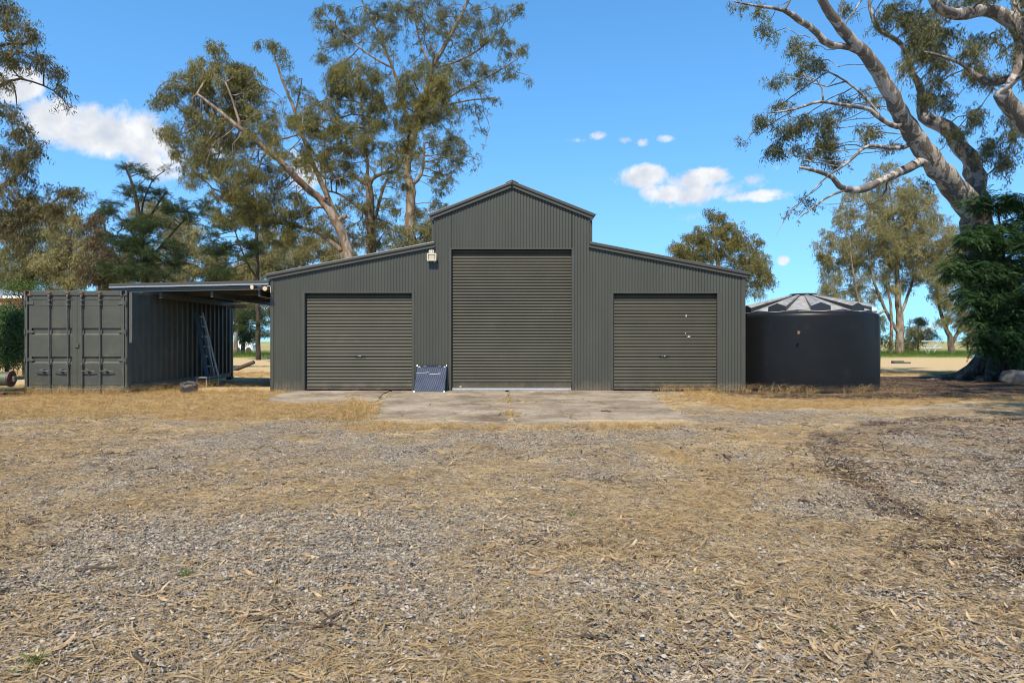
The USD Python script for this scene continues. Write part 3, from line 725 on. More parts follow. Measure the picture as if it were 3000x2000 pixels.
put(co, 'side_panel', trap_wall(CX1 - .014, 1, CY0 + .12, CY1 - .11, CZ0 + .2, CZ1 - .07), M['container'])
put(co, 'side_panel', trap_wall(CX0 + .014, -1, CY0 + .12, CY1 - .11, CZ0 + .2, CZ1 - .07), M['container'])
put(co, 'end_panel', box(CX0 + .08, CX1 - .08, CY1 - .06, CY1 - .03, CZ0 + .1, CZ1 - .05), M['container'])
put(co, 'roof_panel', box(CX0 + .03, CX1 - .03, CY0 + .05, CY1 - .05, CZ1 - .03, CZ1 - .012), M['container'])
put(co, 'floor', box(CX0 + .06, CX1 - .06, CY0 + .12, CY1 - .1, CZ0 + .14, CZ0 + .19), M['darkwood'])
for k in range(9):
    y = CY0 + .5 + k * .6
    put(co, 'floor_bearer', box(CX0 + .06, CX1 - .062, y, y + .05, CZ0 + .08, CZ0 + .139), M['container'])


def cX(u):
    return (u - 1500) / FPX * CY0


def cZ(v):
    return CAMZ - (v - 1000) / FPX * CY0


GRO = [(cZ(1063), cZ(1045)), (cZ(980), cZ(961))]


def door_leaf(x0, x1, rx0, rx1):
    """a flat door with two recessed horizontal corrugations between rx0 and rx1"""
    yf = CY0 + .03
    zs = [CZ0 + .13]; yo = [0.]
    for za, zb in GRO:
        zs += [za - .004, za + .030, zb - .010, zb + .004]; yo += [0, .034, .034, 0]
    zs.append(CZ1 - .118); yo.append(0)
    ms = []
    for j in range(len(zs) - 1):
        ya, yb = yf + yo[j], yf + yo[j + 1]
        ms.append((np.array([[rx0, ya, zs[j]], [rx1, ya, zs[j]], [rx1, yb, zs[j + 1]], [rx0, yb, zs[j + 1]]]), np.array([[0, 1, 2], [0, 2, 3]])))
    for a, b in ((x0, rx0), (rx1, x1)):
        ms.append(bbox(a, b, yf - .0005, yf + .05, zs[0], zs[-1], .002))
    for za, zb in GRO:   # closed ends of the recesses
        for xx_ in (rx0 + .0005, rx1 - .0005):
            ms.append((np.array([[xx_, yf, za], [xx_, yf + .036, za + .03], [xx_, yf + .036, zb - .01], [xx_, yf, zb]]), np.array([[0, 1, 2], [0, 2, 3], [0, 2, 1], [0, 3, 2]])))
    return cat(*ms)


xs_ = cX(222)
leafs = [(CX0 + .105, xs_ - .004, cX(90), cX(209), (145, 199), -1), (xs_ + .004, CX1 - .105, cX(235), cX(352), (240, 293), 1)]
for n_, (x0, x1, rx0, rx1, rods, sd) in enumerate(leafs):
    d = put(co, 'door', door_leaf(x0, x1, rx0, rx1), M['container'])
    yf = CY0 + .03
    for va, vb_, pr_ in ((876.5, 874, .012), (1128, 1126, .006), (896, 894.8, .006)):
        put(d, 'door_ledge', bbox(x0 + .06, x1 - .055, yf - pr_, yf - .001, cZ(va), cZ(vb_), .002), M['container'])
    for uu in rods:
        x = cX(uu)
        rod = put(d, 'lock_rod', tube([(x - .012, yf - .045, CZ1 - .03), (x, yf - .045, 1.4), (x + .014, yf - .045, CZ0 + .02)], .0165, 10), M['container_metal'], 40)
        for vv, hh in ((880, .05), (893, .03), (1068, .028), (1142, .06)):
            put(d, 'rod_bracket', cat(bbox(x - .032, x + .032, yf - .068, yf - .001, cZ(vv) - hh / 2, cZ(vv) + hh / 2, .01), bbox(x - .05, x + .05, yf - .022, yf - .0012, cZ(vv) - hh / 2.6, cZ(vv) + hh / 2.6, .006)), M['container_metal'])
        put(d, 'cam_keeper', cat(bbox(x - .05, x + .04, yf - .075, yf - .028, CZ1 - .075, CZ1 - .035, .012), bbox(x - .03, x + .05, yf - .06, yf - .03, CZ1 - .105, CZ1 - .08, .008), bbox(x - .02, x + .02, yf - .07, yf - .05, CZ1 - .16, CZ1 - .10, .006)), M['rusty'])
        hs = -1 if n_ == 0 else 1
        hx = x + hs * .33
        put(d, 'door_handle', cat(tube([(x, yf - .06, cZ(1087)), (x + hs * .12, yf - .07, cZ(1086)), (x + hs * .20, yf - .075, cZ(1085)), (hx, yf - .055, cZ(1086.5))], [.014, .013, .012, .010], 8), bbox(x + hs * .15 - .035, x + hs * .15 + .035, yf - .085, yf - .001, cZ(1088), cZ(1081), .01)), M['container_metal'])
    for vv in (888, 971.5, 1054, 1139):
        xh = x0 - .045 if sd < 0 else x1 + .045
        put(d, 'hinge', cat(bbox(*sorted((xh - .055 * 1, xh + .055)), yf - .026, yf - .0015, cZ(vv) - .04, cZ(vv) + .04, .012), bbox(*sorted((xh - sd * .16, xh)), yf - .016, yf - .0016, cZ(vv) - .028, cZ(vv) + .028, .006), tube([(xh + sd * .03, yf - .032, cZ(vv) - .06), (xh + sd * .03, yf - .032, cZ(vv) + .06)], .016, 10)), M['container_metal'])
put(co, 'door_seam', cat(bbox(xs_ - .012, xs_ + .012, CY0 + .022, CY0 + .0285, CZ0 + .14, CZ1 - .13, .002), bbox(xs_ - .035, xs_ + .06, CY0 + .004, CY0 + .0215, cZ(1018), cZ(1006), .004)), M['container'])
for x in (CX0 + .075, CX1 - .075):
    put(co, 'hinge_pipe', tube([(x, CY0 + .008, CZ0 + .14), (x, CY0 + .008, CZ1 - .13)], .016, 8), M['container_metal'])
put(co, 'side_channel', cat(box(CX1 + .02, CX1 + .085, CY0 + .06, CY0 + .068, 1.24, 2.44), box(CX1 + .02, CX1 + .026, CY0 + .068, CY0 + .11, 1.24, 2.44), box(CX1 + .086, CX1 + .092, CY0 + .055, CY0 + .11, 1.235, 2.44)), M['container_metal'])

# ------------------------------------------------------------------ carport between container and shed
cp = thing('carport', (-8, WY, 0), 'flat steel carport roof bridging the container and the barn', 'carport')
KX0, KX1 = -10.08, XL - .02
fz = lambda x, base: base + (x - KX0) * .0205
YF, YB = WY - .07, 20.75


def slanted(x0, x1, y0, y1, z0, z1):
    v, f = bbox(x0, x1, y0, y1, z0, z1, .005)
    v[:, 2] += (v[:, 0] - KX0) * .0205
    return v, f


put(cp, 'roof_flashing', slanted(KX0 - .04, KX1, YF - .03, YF + .09, 2.632, 2.722), M['trim'])
put(cp, 'flashing_lip', slanted(KX0 - .04, KX1, YF - .038, YF - .0305, 2.612, 2.645), M['galv'])
put(cp, 'front_beam', cat(slanted(KX0, KX1, YF + .03, YF + .045, 2.505, 2.625), slanted(KX0, KX1, YF + .012, YF + .0295, 2.498, 2.512), slanted(KX0, KX1, YF + .046, YF + .1, 2.498, 2.512)), M['trim'])
ys = np.arange(YF + .02, YB + .1, PITCH / 4); nn = len(ys)
wv = AMP * np.cos(ys / PITCH * 2 * np.pi)
A = np.stack([np.full(nn, KX0), ys, 2.655 + wv], 1); B = np.stack([np.full(nn, KX1), ys, 2.655 + (KX1 - KX0) * .0205 + wv], 1)
i = np.arange(nn - 1)
put(cp, 'roof_sheeting', (np.vstack([A, B]), np.vstack([np.stack([i, i + nn, i + nn + 1], 1), np.stack([i, i + nn + 1, i + 1], 1)])), M['galv'], True)
for y in (17.8, 19.25, 20.65):
    put(cp, 'purlin', cat(slanted(KX0 + .02, KX1, y, y + .012, 2.49, 2.64), slanted(KX0 + .02, KX1, y + .0125, y + .06, 2.49, 2.502)), M['trim'])
for x in (-8.9, -7.6, -6.4):
    z = 2.47 + (x - KX0) * .0205
    put(cp, 'rafter', box(x - .03, x + .03, YF + .11, YB - .02, z - .13, z - .002 + .015), M['trim'])
put(cp, 'lit_beam_piece', slanted(CX1 + .02, CX1 + .62, YB - .02, YB - .006, 2.30, 2.42), M['alu'])  # lit stretch of the back beam, its brightness given by a pale added plate
sp = thing('spot_light', (-6.4, WY - .1, 2.6), 'dark twin-headed spotlight with cream lenses on the carport beam', 'spotlight')
for u, dx in ((738, -.5), (776, .12)):
    c = P(u, 841 if u == 738 else 845, YF - .22); dirv = np.array([dx, -1, -.22]); dirv /= np.linalg.norm(dirv)
    hd = put(sp, 'lamp_head', tube([c - dirv * .17, c - dirv * .13, c - dirv * .05, c - dirv * .004], [.03, .045, .055, .064], 18), M['navy'], 40)
    put(hd, 'lens', cyl(c - dirv * .003, c + dirv * .006, .056, 20), M['cream'])
c = P(757, 842, YF - .12)
put(sp, 'mounting', cat(bbox(c[0] - .06, c[0] + .09, c[1], YF - .042, c[2] - .03, c[2] + .05, .02), tube([c + [.06, .0, 0], P(770, 842, YF - .14)], .02, 8), tube([c + [-.05, 0, 0], P(746, 842, YF - .14)], .02, 8), bbox(c[0] + .0, c[0] + .05, c[1] - .03, c[1], c[2] - .09, c[2] - .04, .01)), M['navy'])
put(sp, 'cable', tube([P(782, 843, YF - .09), P(785, 838, YF - .08), P(789, 837, YF - .07), P(792, 840, YF - .05), P(793, 850, YF - .04), P(793, 857, YF - .04)], .009, 6), M['white'], True)

# things under the carport
la = thing('step_ladder', (-8.7, 18.4, 0), 'folded blue fibreglass ladder leaning on the container side under the carport', 'ladder')
lt, lb = np.array([-8.88, 18.2, 2.08]), np.array([-8.56, 18.2, .30])


def lp(t, y):
    q = lt + (lb - lt) * t; return np.array([q[0], y + .0 * t, q[2]])


for y, w in ((18.2, .05), (18.62, .02)):
    a, b = lp(0, y), lp(1, y); d_ = (b - a) / np.linalg.norm(b - a)
    put(la, 'stile', sweep([(-w, -.014), (w, -.014), (w, .014), (-w, .014)], a, b, (0, 1, 0)), M['blue_fibre'] if w > .03 else M['alu'])
for k in range(6):
    t = .06 + k * .158
    put(la, 'rung', tube([lp(t, 18.21), lp(t, 18.61)], .016, 8), M['alu'])
put(la, 'rear_stile', sweep([(-.02, -.012), (.02, -.012), (.02, .012), (-.02, .012)], lp(0, 18.27) + [.03, 0, 0], lp(1, 18.27) + [.16, 0, 0], (0, 1, 0)), M['blue_fibre'])
put(la, 'rear_stile', sweep([(-.02, -.012), (.02, -.012), (.02, .012), (-.02, .012)], lp(0, 18.55) + [.03, 0, 0], lp(1, 18.55) + [.16, 0, 0], (0, 1, 0)), M['alu'])
st = thing('metal_step_stool', (-8.45, 18.1, 0), 'low grey metal step stool at the foot of the leaning ladder', 'step stool')
put(st, 'tread', bbox(-8.76, -8.42, 17.9, 18.75, .255, .285, .01), M['galv'])
for x in (-8.72, -8.46):
    for y in (17.95, 18.7):
        put(st, 'leg', tube([(x, y, .255), (x + .01, y, -.02)], .016, 8), M['galv'])
ty = thing('worn_tyre', (-7.95, 15.95, 0), 'small worn tyre lying in the grass by the container side', 'tyre')
a = np.linspace(0, 2 * np.pi, 33)
prof = [(.10, -.09), (.15, -.115), (.19, -.10), (.205, -.05), (.205, .05), (.19, .10), (.15, .115), (.10, .09)]
tv = np.array([[p * math.cos(t), p * math.sin(t), q] for t in a[:-1] for p, q in prof]); tf = []
for k in range(32):
    for j in range(8):
        a0, a1, b0, b1 = k * 8 + j, k * 8 + (j + 1) % 8, ((k + 1) % 32) * 8 + j, ((k + 1) % 32) * 8 + (j + 1) % 8
        tf += [(a0, b0, b1), (a0, b1, a1)]
rot = trimesh.transformations.rotation_matrix(.32, [1, .3, 0])[:3, :3]
put(ty, 'casing', (tv @ rot.T + [-7.95, 15.95, .135], np.array(tf)), M['rubber'], 40)
rimv, rimf = cyl((0, 0, -.05), (0, 0, .05), .098, 20)
put(ty, 'rim', (rimv @ rot.T + [-7.95, 15.95, .135], rimf), M['rusty'])
for k in range(4):     # timber slats stacked against the shed's side under the carport
    z = .0 + k * .27
    pl_ = thing('timber_pallet', (-6.45, 19.6, z), ['lowest dark timber pallet stacked against the barn side wall', 'second dark timber pallet up from the ground beside the barn side wall', 'third dark timber pallet up from the ground beside the barn side wall', 'topmost dark timber pallet stacked against the barn side wall'][k], 'pallet', 'pallets stacked under the carport')
    for q in range(3):
        y = 19.1 + q * .5
        put(pl_, 'bearer', bbox(-6.72, -6.18, y, y + .08, z + .02, z + .16, .006), M['darkwood'])
    for q in range(5):
        x = -6.73 + q * .115
        put(pl_, 'board', bbox(x, x + .09, 19.05 + .02 * (q % 2), 20.2, z + .162, z + .19, .004), M['darkwood'])
lo = thing('fallen_post', (-12, 28, 0), 'dark old timber post propped at a slant in dry grass beyond the carport', 'timber post')
put(lo, 'post', tube([P(650, 1098, 28), P(675, 1087, 28), P(710, 1074, 28), P(745, 1060, 28)], [.10, .098, .09, .08], 10), M['darkwood'], 40)

# old farm roller at the left edge
fr = thing('farm_roller', (-12.0, 15.0, 0), 'old green farm roller with a dark red end disc left of the container', 'farm machinery')
c1 = np.array([-11.52, 14.9, .41]); c0 = c1 + [-.9, -.13, .03]
put(fr, 'drum', tube([c0 - [.5, 0, 0], c0, c1], [.155, .155, .16], 26), M['green_paint'], 40)
ax = (c1 - c0) / np.linalg.norm(c1 - c0)
put(fr, 'end_disc', tube([c1 + ax * -.012, c1 + ax * .03], [.185, .185], 28), M['red_paint'])
put(fr, 'axle', cat(tube([c1, c1 + ax * .10], .045, 12), bbox(*(np.array([c1[0] + .04, c1[0] + .12, c1[1] - .05, c1[1] + .05, c1[2] - .06, c1[2] + .06])), .01)), M['rusty'])
put(fr, 'hoop', tube([c0 + ax * .45 + (.17) * (np.array([0, math.cos(t), math.sin(t)])) for t in np.linspace(0, 2 * np.pi, 22)], .013, 6), M['red_paint'])
put(fr, 'frame_beam', bbox(-13.6, -11.3, 15.25, 15.37, .10, .19, .01), M['green_paint'])
put(fr, 'frame_beam', bbox(-13.6, -11.6, 14.78, 14.88, .02, .10, .01), M['red_paint'])
put(fr, 'side_bar', bbox(-13.2, -11.72, 14.45, 14.50, .20, .245, .008), M['red_paint'])
for x in (-12.4, -11.75):
    put(fr, 'stand', bbox(x, x + .06, 14.80, 15.36, -.03, .02, .005), M['red_paint'])

# ------------------------------------------------------------------ water tank
TX, TY, TR, TH = 7.86, 17.51, 1.81, 2.0
tk = thing('water_tank', (TX, TY, 0), 'large black plastic rainwater tank with a ribbed conical lid', 'water tank')
aa = np.arange(72) / 72 * 2 * np.pi
body = [(0, .0), (TR - .10, .0), (TR - .045, .012), (TR - .012, .05), (TR, .11), (TR + .004, .5), (TR + .012, 1.0), (TR + .004, 1.5), (TR, TH - .12), (TR - .012, TH - .06), (TR - .045, TH - .02), (TR - .09, TH - .003), (TR - .14, TH), (TR - .3, TH + .002), (0, TH + .002)]
bv = np.array([[TX + r_ * math.sin(t), TY - r_ * math.cos(t), z] for r_, z in body for t in aa]); bf = []
for k in range(len(body) - 1):
    for j in range(72):
        j1 = (j + 1) % 72; bf += [(k * 72 + j, k * 72 + j1, (k + 1) * 72 + j1), (k * 72 + j, (k + 1) * 72 + j1, (k + 1) * 72 + j)]
put(tk, 'tank_body', (bv, np.array(bf)), M['tank'], 35)


def tp(r_, ang, z):
    return np.array([TX + r_ * math.sin(ang), TY - r_ * math.cos(ang), z])


lid = []
for k in range(10):
    a0 = math.radians(-10 + 36 * k - 18); a1 = math.radians(-10 + 36 * k); a2 = a1 + math.radians(18)
    ri, ro = .30, 1.66
    # valley panels: gentle fold along the middle
    lid_v = [tp(ri, a0, 2.49), tp(ri, a1, 2.49), tp(ro, a0, 2.065), tp(ro + .02, a1, 2.005), tp(ri, a2, 2.49), tp(ro, a2, 2.065)]
    lid.append((np.array(lid_v), np.array([[0, 2, 3], [0, 3, 1], [1, 3, 5], [1, 5, 4]])))
    lid.append((np.array([tp(ro, a0, 2.065), tp(ro + .05, a0, 2.004), tp(ro + .02, a1, 2.005), tp(ro, a2, 2.065), tp(ro + .05, a2, 2.004)]), np.array([[0, 1, 2], [2, 4, 3]])))
vl = put(tk, 'lid_panel', cat(*lid), M['tank_lid'])
for k in range(10):
    a1 = math.radians(-10 + 36 * k); rr0, rr1 = .28, 1.62
    side = lambda r_, w, z: tp(r_, a1, z) + w * np.array([math.cos(a1), math.sin(a1), 0])
    pts = []
    for r_, w, zb, zs, zp in ((rr0, .05, 2.45, 2.51, 2.54), (rr1, .235, 2.0, 2.15, 2.235)):
        pts += [side(r_, -w, zb), side(r_, -w * .96, zs), side(r_, 0, zp), side(r_, w * .96, zs), side(r_, w, zb)]
    q = np.array(pts); F = []
    for j in range(4):
        F += [(j, j + 5, j + 6), (j, j + 6, j + 1)]
    F += [(5, 7, 6), (5, 9, 7), (7, 9, 8), (0, 1, 2), (0, 2, 4), (2, 3, 4)]
    rb = put(tk, 'lid_rib', (q, np.array(F)[:, ::-1]), M['tank_lid'])
    if k == 2:
        put(rb, 'overflow_pipe', tube([side(1.58, 0.02, 2.075), side(1.74, .02, 2.075)], [.062, .062], 18), M['white'])
        put(rb, 'pipe_bore', tube([side(1.735, 0.02, 2.075), side(1.742, .02, 2.075)], [.045, .045], 16), M['black'])
    if k == 9:
        put(rb, 'inlet_opening', tube([side(1.60, .03, 2.09), side(1.632, .03, 2.09)], [.085, .085], 16), M['black'])
put(tk, 'crown_cap', trimesh.creation.cylinder(.34, .05, sections=20, transform=trimesh.transformations.translation_matrix([TX, TY, 2.525])), M['tank_lid'])
for u, v, s in ((2340, 974, .045),):
    c = P(u, v, TY - TR - .012); a = np.linspace(0, 2 * np.pi, 10)[:-1]; rr = np.random.default_rng(1).uniform(.5, 1, 9)
    put(tk, 'mud_splash', extrude([(c[0] + s * rr[k] * math.cos(a[k]), c[2] + s * 1.2 * rr[k] * math.sin(a[k])) for k in range(9)], 'y', TY - TR - .014, TY - TR - .004), M['wood'])

# ------------------------------------------------------------------ instancing
def protos_under(parent, name, meshes, mats, pos, quat, scale, which, label=None, cat_=None, kind='stuff', group=None):
    p = path_for(parent, name)
    pi = UsdGeom.PointInstancer.Define(stage, p)
    off = np.zeros(3)
    for k, o in ORIGIN.items():
        if p.startswith(k + '/'):
            off = o
    rel = pi.CreatePrototypesRel()
    for k, m in enumerate(meshes):
        q = f'{p}/piece_{k:03d}'
        usdkit.mesh(stage, q, m, mats[k] if isinstance(mats, list) else mats, False)
        rel.AddTarget(q)
    n = len(pos)
    pi.CreatePositionsAttr(Vt.Vec3fArray.FromNumpy((np.asarray(pos) - off).astype(np.float32)))
    pi.CreateScalesAttr(Vt.Vec3fArray.FromNumpy((np.broadcast_to(np.asarray(scale, float).reshape(n, -1), (n, 3))).astype(np.float32).copy()))
    pi.CreateOrientationsAttr(Vt.QuathArray([Gf.Quath(float(w), float(x), float(y), float(z)) for w, x, y, z in quat]))
    pi.CreateProtoIndicesAttr(Vt.IntArray.FromNumpy(np.asarray(which, np.int32)))
    tag(pi.GetPrim(), label, cat_, group, kind)
    return p


def yaw_quat(yaw, tilt=None, tdir=None):
    yaw = np.asarray(yaw); n = len(yaw)
    q = np.stack([np.cos(yaw / 2), 0 * yaw, 0 * yaw, np.sin(yaw / 2)], 1)
    if tilt is not None:
        c, s = np.cos(tilt / 2), np.sin(tilt / 2)
        t = np.stack([c, s * np.cos(tdir), s * np.sin(tdir), 0 * c], 1)
        w1, x1, y1, z1 = t.T; w2, x2, y2, z2 = q.T
        q = np.stack([w1 * w2 - x1 * x2 - y1 * y2 - z1 * z2, w1 * x2 + x1 * w2 + y1 * z2 - z1 * y2, w1 * y2 - x1 * z2 + y1 * w2 + z1 * x2, w1 * z2 + x1 * y2 - y1 * x2 + z1 * w2], 1)
    return q


# ------------------------------------------------------------------ foliage sprays
def leaf_quads(base, d, L, W, nrm):
    """narrow leaves: base point, direction, length, width, blade normal (all arrays)"""
    s = np.cross(d, nrm); s /= np.maximum(np.linalg.norm(s, axis=1, keepdims=True), 1e-9)
    m = base + d * (L * .45)[:, None]; t = base + d * L[:, None] + np.array([0, 0, -1]) * (L * .12)[:, None]
    v = np.stack([base, m - s * (W / 2)[:, None], t, m + s * (W / 2)[:, None]], 1).reshape(-1, 3)
    i = np.arange(len(base)) * 4
    return v, np.vstack([np.stack([i, i + 1, i + 2], 1), np.stack([i, i + 2, i + 3], 1)])


def unit(n, r):
    v = r.normal(size=(n, 3)); return v / np.linalg.norm(v, axis=1, keepdims=True)


def spray_gum(seed, n=84, R=.42, L=.125, W=.026, droop=.85):
    r = np.random.default_rng(seed)
    nt = 7; ends = unit(nt, r) * R * r.uniform(.5, 1.0, (nt, 1)); ends[:, 2] = ends[:, 2] * .8 + .08
    k = r.integers(0, nt, n); t = r.uniform(.25, 1.05, n)[:, None]
    b = ends[k] * t + unit(n, r) * .05; b[:, 2] -= (t[:, 0] ** 2) * R * .8 * droop * r.uniform(.3, 1.2, n)
    d = unit(n, r) * .75 + np.array([0, 0, -droop]); d /= np.linalg.norm(d, axis=1, keepdims=True)
    return leaf_quads(b, d, L * r.uniform(.65, 1.25, n), W * r.uniform(.7, 1.3, n), unit(n, r))


def spray_pine(seed, n=130, R=.40, L=.16, W=.014):
    r = np.random.default_rng(seed)
    nt = 8; ends = unit(nt, r) * R * r.uniform(.5, 1.1, (nt, 1)); ends[:, 2] = np.abs(ends[:, 2]) * .7
    k = r.integers(0, nt, n); t = r.uniform(.2, 1.0, n)[:, None]
    b = ends[k] * t; d = ends[k] / np.linalg.norm(ends[k], axis=1, keepdims=True) * .6 + unit(n, r) * .8; d /= np.linalg.norm(d, axis=1, keepdims=True)
    return leaf_quads(b, d, L * r.uniform(.6, 1.2, n), W * r.uniform(.8, 1.3, n), unit(n, r))


def spray_pinnate(seed, nt=9, R=.44, L=.085, W=.024):
    r = np.random.default_rng(seed); out = []
    for _ in range(nt):
        e = unit(1, r)[0]; e[2] = e[2] * .4 - .15; e /= np.linalg.norm(e); ln = R * r.uniform(.6, 1.1); m = 12
        t = np.linspace(.2, 1, m); b = e * (t * ln)[:, None]; b[:, 2] -= t ** 2 * ln * .35
        s = np.cross(e, [0, 0, 1.]); s /= np.linalg.norm(s)
        for sg in (-1, 1):
            d = e * .55 + sg * s * .85 + r.normal(0, .12, (m, 3)) + [0, 0, -.2]; d /= np.linalg.norm(d, axis=1, keepdims=True)
            out.append(leaf_quads(b, d, L * r.uniform(.75, 1.2, m), W * r.uniform(.8, 1.2, m), np.tile([0., 0, 1], (m, 1)) + r.normal(0, .35, (m, 3))))
    return cat(*out)


def spray_broad(seed, n=60, R=.3, L=.07, W=.035):
    r = np.random.default_rng(seed)
    b = unit(n, r) * R * r.uniform(.2, 1, (n, 1)) ** .5; d = unit(n, r) + b / R * .5; d /= np.linalg.norm(d, axis=1, keepdims=True)
    return leaf_quads(b, d, L * r.uniform(.7, 1.2, n), W * r.uniform(.7, 1.2, n), unit(n, r))


SPRAYS = {'gum': [spray_gum(k) for k in range(5)], 'pine': [spray_pine(20 + k) for k in range(4)], 'pinnate': [spray_pinnate(40 + k) for k in range(5)], 'broad': [spray_broad(60 + k) for k in range(4)]}

# ------------------------------------------------------------------ trees
def resample(pts, step, r):
    pts = np.asarray(pts, float); d = np.concatenate([[0], np.cumsum(np.linalg.norm(np.diff(pts, axis=0), axis=1))])
    n = max(2, int(d[-1] / step) + 1); s = np.linspace(0, d[-1], n)
    if len(pts) > 2:
        from scipy.interpolate import PchipInterpolator
        q = PchipInterpolator(d, pts, axis=0)(s)
    else:
        q = np.stack([np.interp(s, d, pts[:, k]) for k in range(pts.shape[1])], 1)
    return q


def make_tree(name, label, cat_, Y, limbs, blobs, leaf, kind='gum', barkm='bark_pale', density=1.0, sscale=1.0, group=None, seed=0, depth=1.0, twig=.021, limb_part='limb', extra_parts=None, base=None, nbr=420, wscale=(.85, .72)):
    """limbs: [[(u, v, dY, width px), ...], ...], trunk first; blobs: (u, v, ru, rv[, weight[, dY]]) on the photo at distance Y"""
    r = np.random.default_rng(1000 + seed)
    step = .30 * max(1, Y / 32)
    nodes_, rad, par, seg = [], [], [], []
    root = None
    t0 = None
    polys = []
    for li, L in enumerate(limbs):
        q = np.array([[*P(u, v, Y + dy), w * (wscale[0] if li == 0 else wscale[1]) / FPX * (Y + dy) / 2] for u, v, dy, w in L])
        q = resample(q, step, r)
        jit = r.normal(0, 1, (len(q), 3)) * q[:, 3:4] * .10; jit[0] = 0; q[:, :3] += jit
        polys.append(q)
    root = polys[0][0, :3].copy(); root[2] = float(gz(root[0], root[1]))
    t = thing(name, root, label, cat_, group)
    for li, q in enumerate(polys):
        big = q[:, 3].max() > .18
        sd = 18 if big else 10
        wob = (lambda p_, a_, s_=li + seed * 7: 1 + .16 * (meshkit.noise(np.stack(np.broadcast_arrays(p_[:, None, 2] * 1.3 + p_[:, None, 0], np.cos(a_)[None] * 1.6 + s_, np.sin(a_)[None] * 1.6), -1)) - .5) * 2)
        put(t, 'trunk' if li == 0 else limb_part, tube(q[:, :3], q[:, 3], sd, True, wob), M[barkm], True)
        idx0 = len(nodes_)
        for k in range(len(q)):
            nodes_.append(q[k, :3]); rad.append(q[k, 3]); seg.append(li)
            par.append(-1 if (li == 0 and k == 0) else (idx0 + k - 1 if k else int(cKDTree(np.array(nodes_[:idx0])).query(q[0, :3])[1])))
    nfix = len(nodes_)
    # foliage points
    pts, wts = [], []
    ppm = FPX / Y
    for b in blobs:
        u, v, ru, rv = b[:4]; w = b[4] if len(b) > 4 else 1.; dy = b[5] if len(b) > 5 else 0.
        area = math.pi * ru * rv / ppm ** 2
        n = max(2, int(area * 20.0 * density * w / sscale ** 2))
        k = unit(n, r) * (r.uniform(.15, 1, (n, 1)) ** .45)
        c = P(u, v, Y + dy); rd = .5 * (ru + rv) / ppm * depth
        yy2 = Y + dy + k[:, 1] * rd
        pp = np.stack([(u + k[:, 0] * ru - 1500) / FPX * yy2, yy2, CAMZ - (v - k[:, 2] * rv - 1000) / FPX * yy2], 1)
        # clump: pull towards a few tuft centres so that gaps open
        nc = max(2, int(n / 9)); cc = pp[r.integers(0, n, nc)]
        dst, near = cKDTree(cc).query(pp); pp = pp + (cc[near] - pp) * r.uniform(.05, .6, (n, 1))
        pts.append(pp)
    S = np.vstack(pts)
    S = S[S[:, 2] > gz(S[:, 0], S[:, 1]) + .1]
    # branches grown towards a sample of the foliage points
    att = S[r.permutation(len(S))[:nbr]].copy() - [0, 0, .02]
    N = [n_.copy() for n_ in nodes_]; alive = np.ones(len(att), bool)
    for it in range(160):
        if not alive.any():
            break
        tree = cKDTree(np.array(N)); dd_, nn_ = tree.query(att[alive])
        ai = np.nonzero(alive)[0]; done = dd_ < step * 1.15
        alive[ai[done]] = False
        if it % 2 == 0 and it > 60:
            alive[ai[dd_ > 60 * step]] = False
        act = ~done
        if not act.any():
            continue
        new = {}
        for a_i, nd in zip(ai[act], nn_[act]):
            d = att[a_i] - N[nd]; new.setdefault(nd, []).append(d / np.linalg.norm(d))
        for nd, ds in new.items():
            d = np.mean(ds, 0)
            if nd >= nfix:
                pd = N[nd] - N[par[nd]]; d = d + .55 * pd / max(np.linalg.norm(pd), 1e-6)
            d = d + r.normal(0, .22, 3) + [0, 0, .08]; d /= max(np.linalg.norm(d), 1e-6)
            N.append(N[nd] + d * step); par.append(nd); rad.append(0.)
    n = len(N); area = np.zeros(n); child = [[] for _ in range(n)]
    for k in range(n - 1, 0, -1):
        if k >= nfix:
            area[k] = max(area[k], twig ** 2.2); area[par[k]] += area[k] if par[k] >= nfix else 0; child[par[k]].append(k)
    R = np.array(rad)
    for k in range(nfix, n):
        R[k] = area[k] ** (1 / 2.2); R[k] = min(R[k], R[par[k]] * .85 if par[k] < nfix else R[par[k]])
    tubes = []
    started = set()

    def chain(k):
        c = [par[k], k]
        while child[c[-1]]:
            ch = sorted(child[c[-1]], key=lambda z: -R[z]); 
            c.append(ch[0]); started.update(ch[:1])
        return c
    for k in range(nfix, n):
        if k in started:
            continue
        c = chain(k); pr = np.array([N[j] for j in c]); rr_ = np.array([R[j] for j in c]); rr_[0] = min(rr_[0], rr_[1] * 1.3)
        if len(pr) == 2:
            pr = np.vstack([pr[0], pr.mean(0), pr[1]]); rr_ = np.array([rr_[0], rr_.mean(), rr_[1]])
        rr_[-1] *= .5
        tubes.append(tube(pr, rr_, 7 if rr_.max() > .05 else 5, False))
    if tubes:
        put(t, 'branches', cat(*tubes), M[barkm], True, kind='stuff')
    m = len(S); ssc = sscale * r.uniform(.7, 1.3, m)
    sp_ = SPRAYS[kind]
    protos_under(t, 'crown', sp_, M[leaf], S, yaw_quat(r.uniform(0, 6.28, m), r.normal(0, .22, m), r.uniform(0, 6.28, m)), ssc, r.integers(0, len(sp_), m))
    return t


T = make_tree
NT = 0
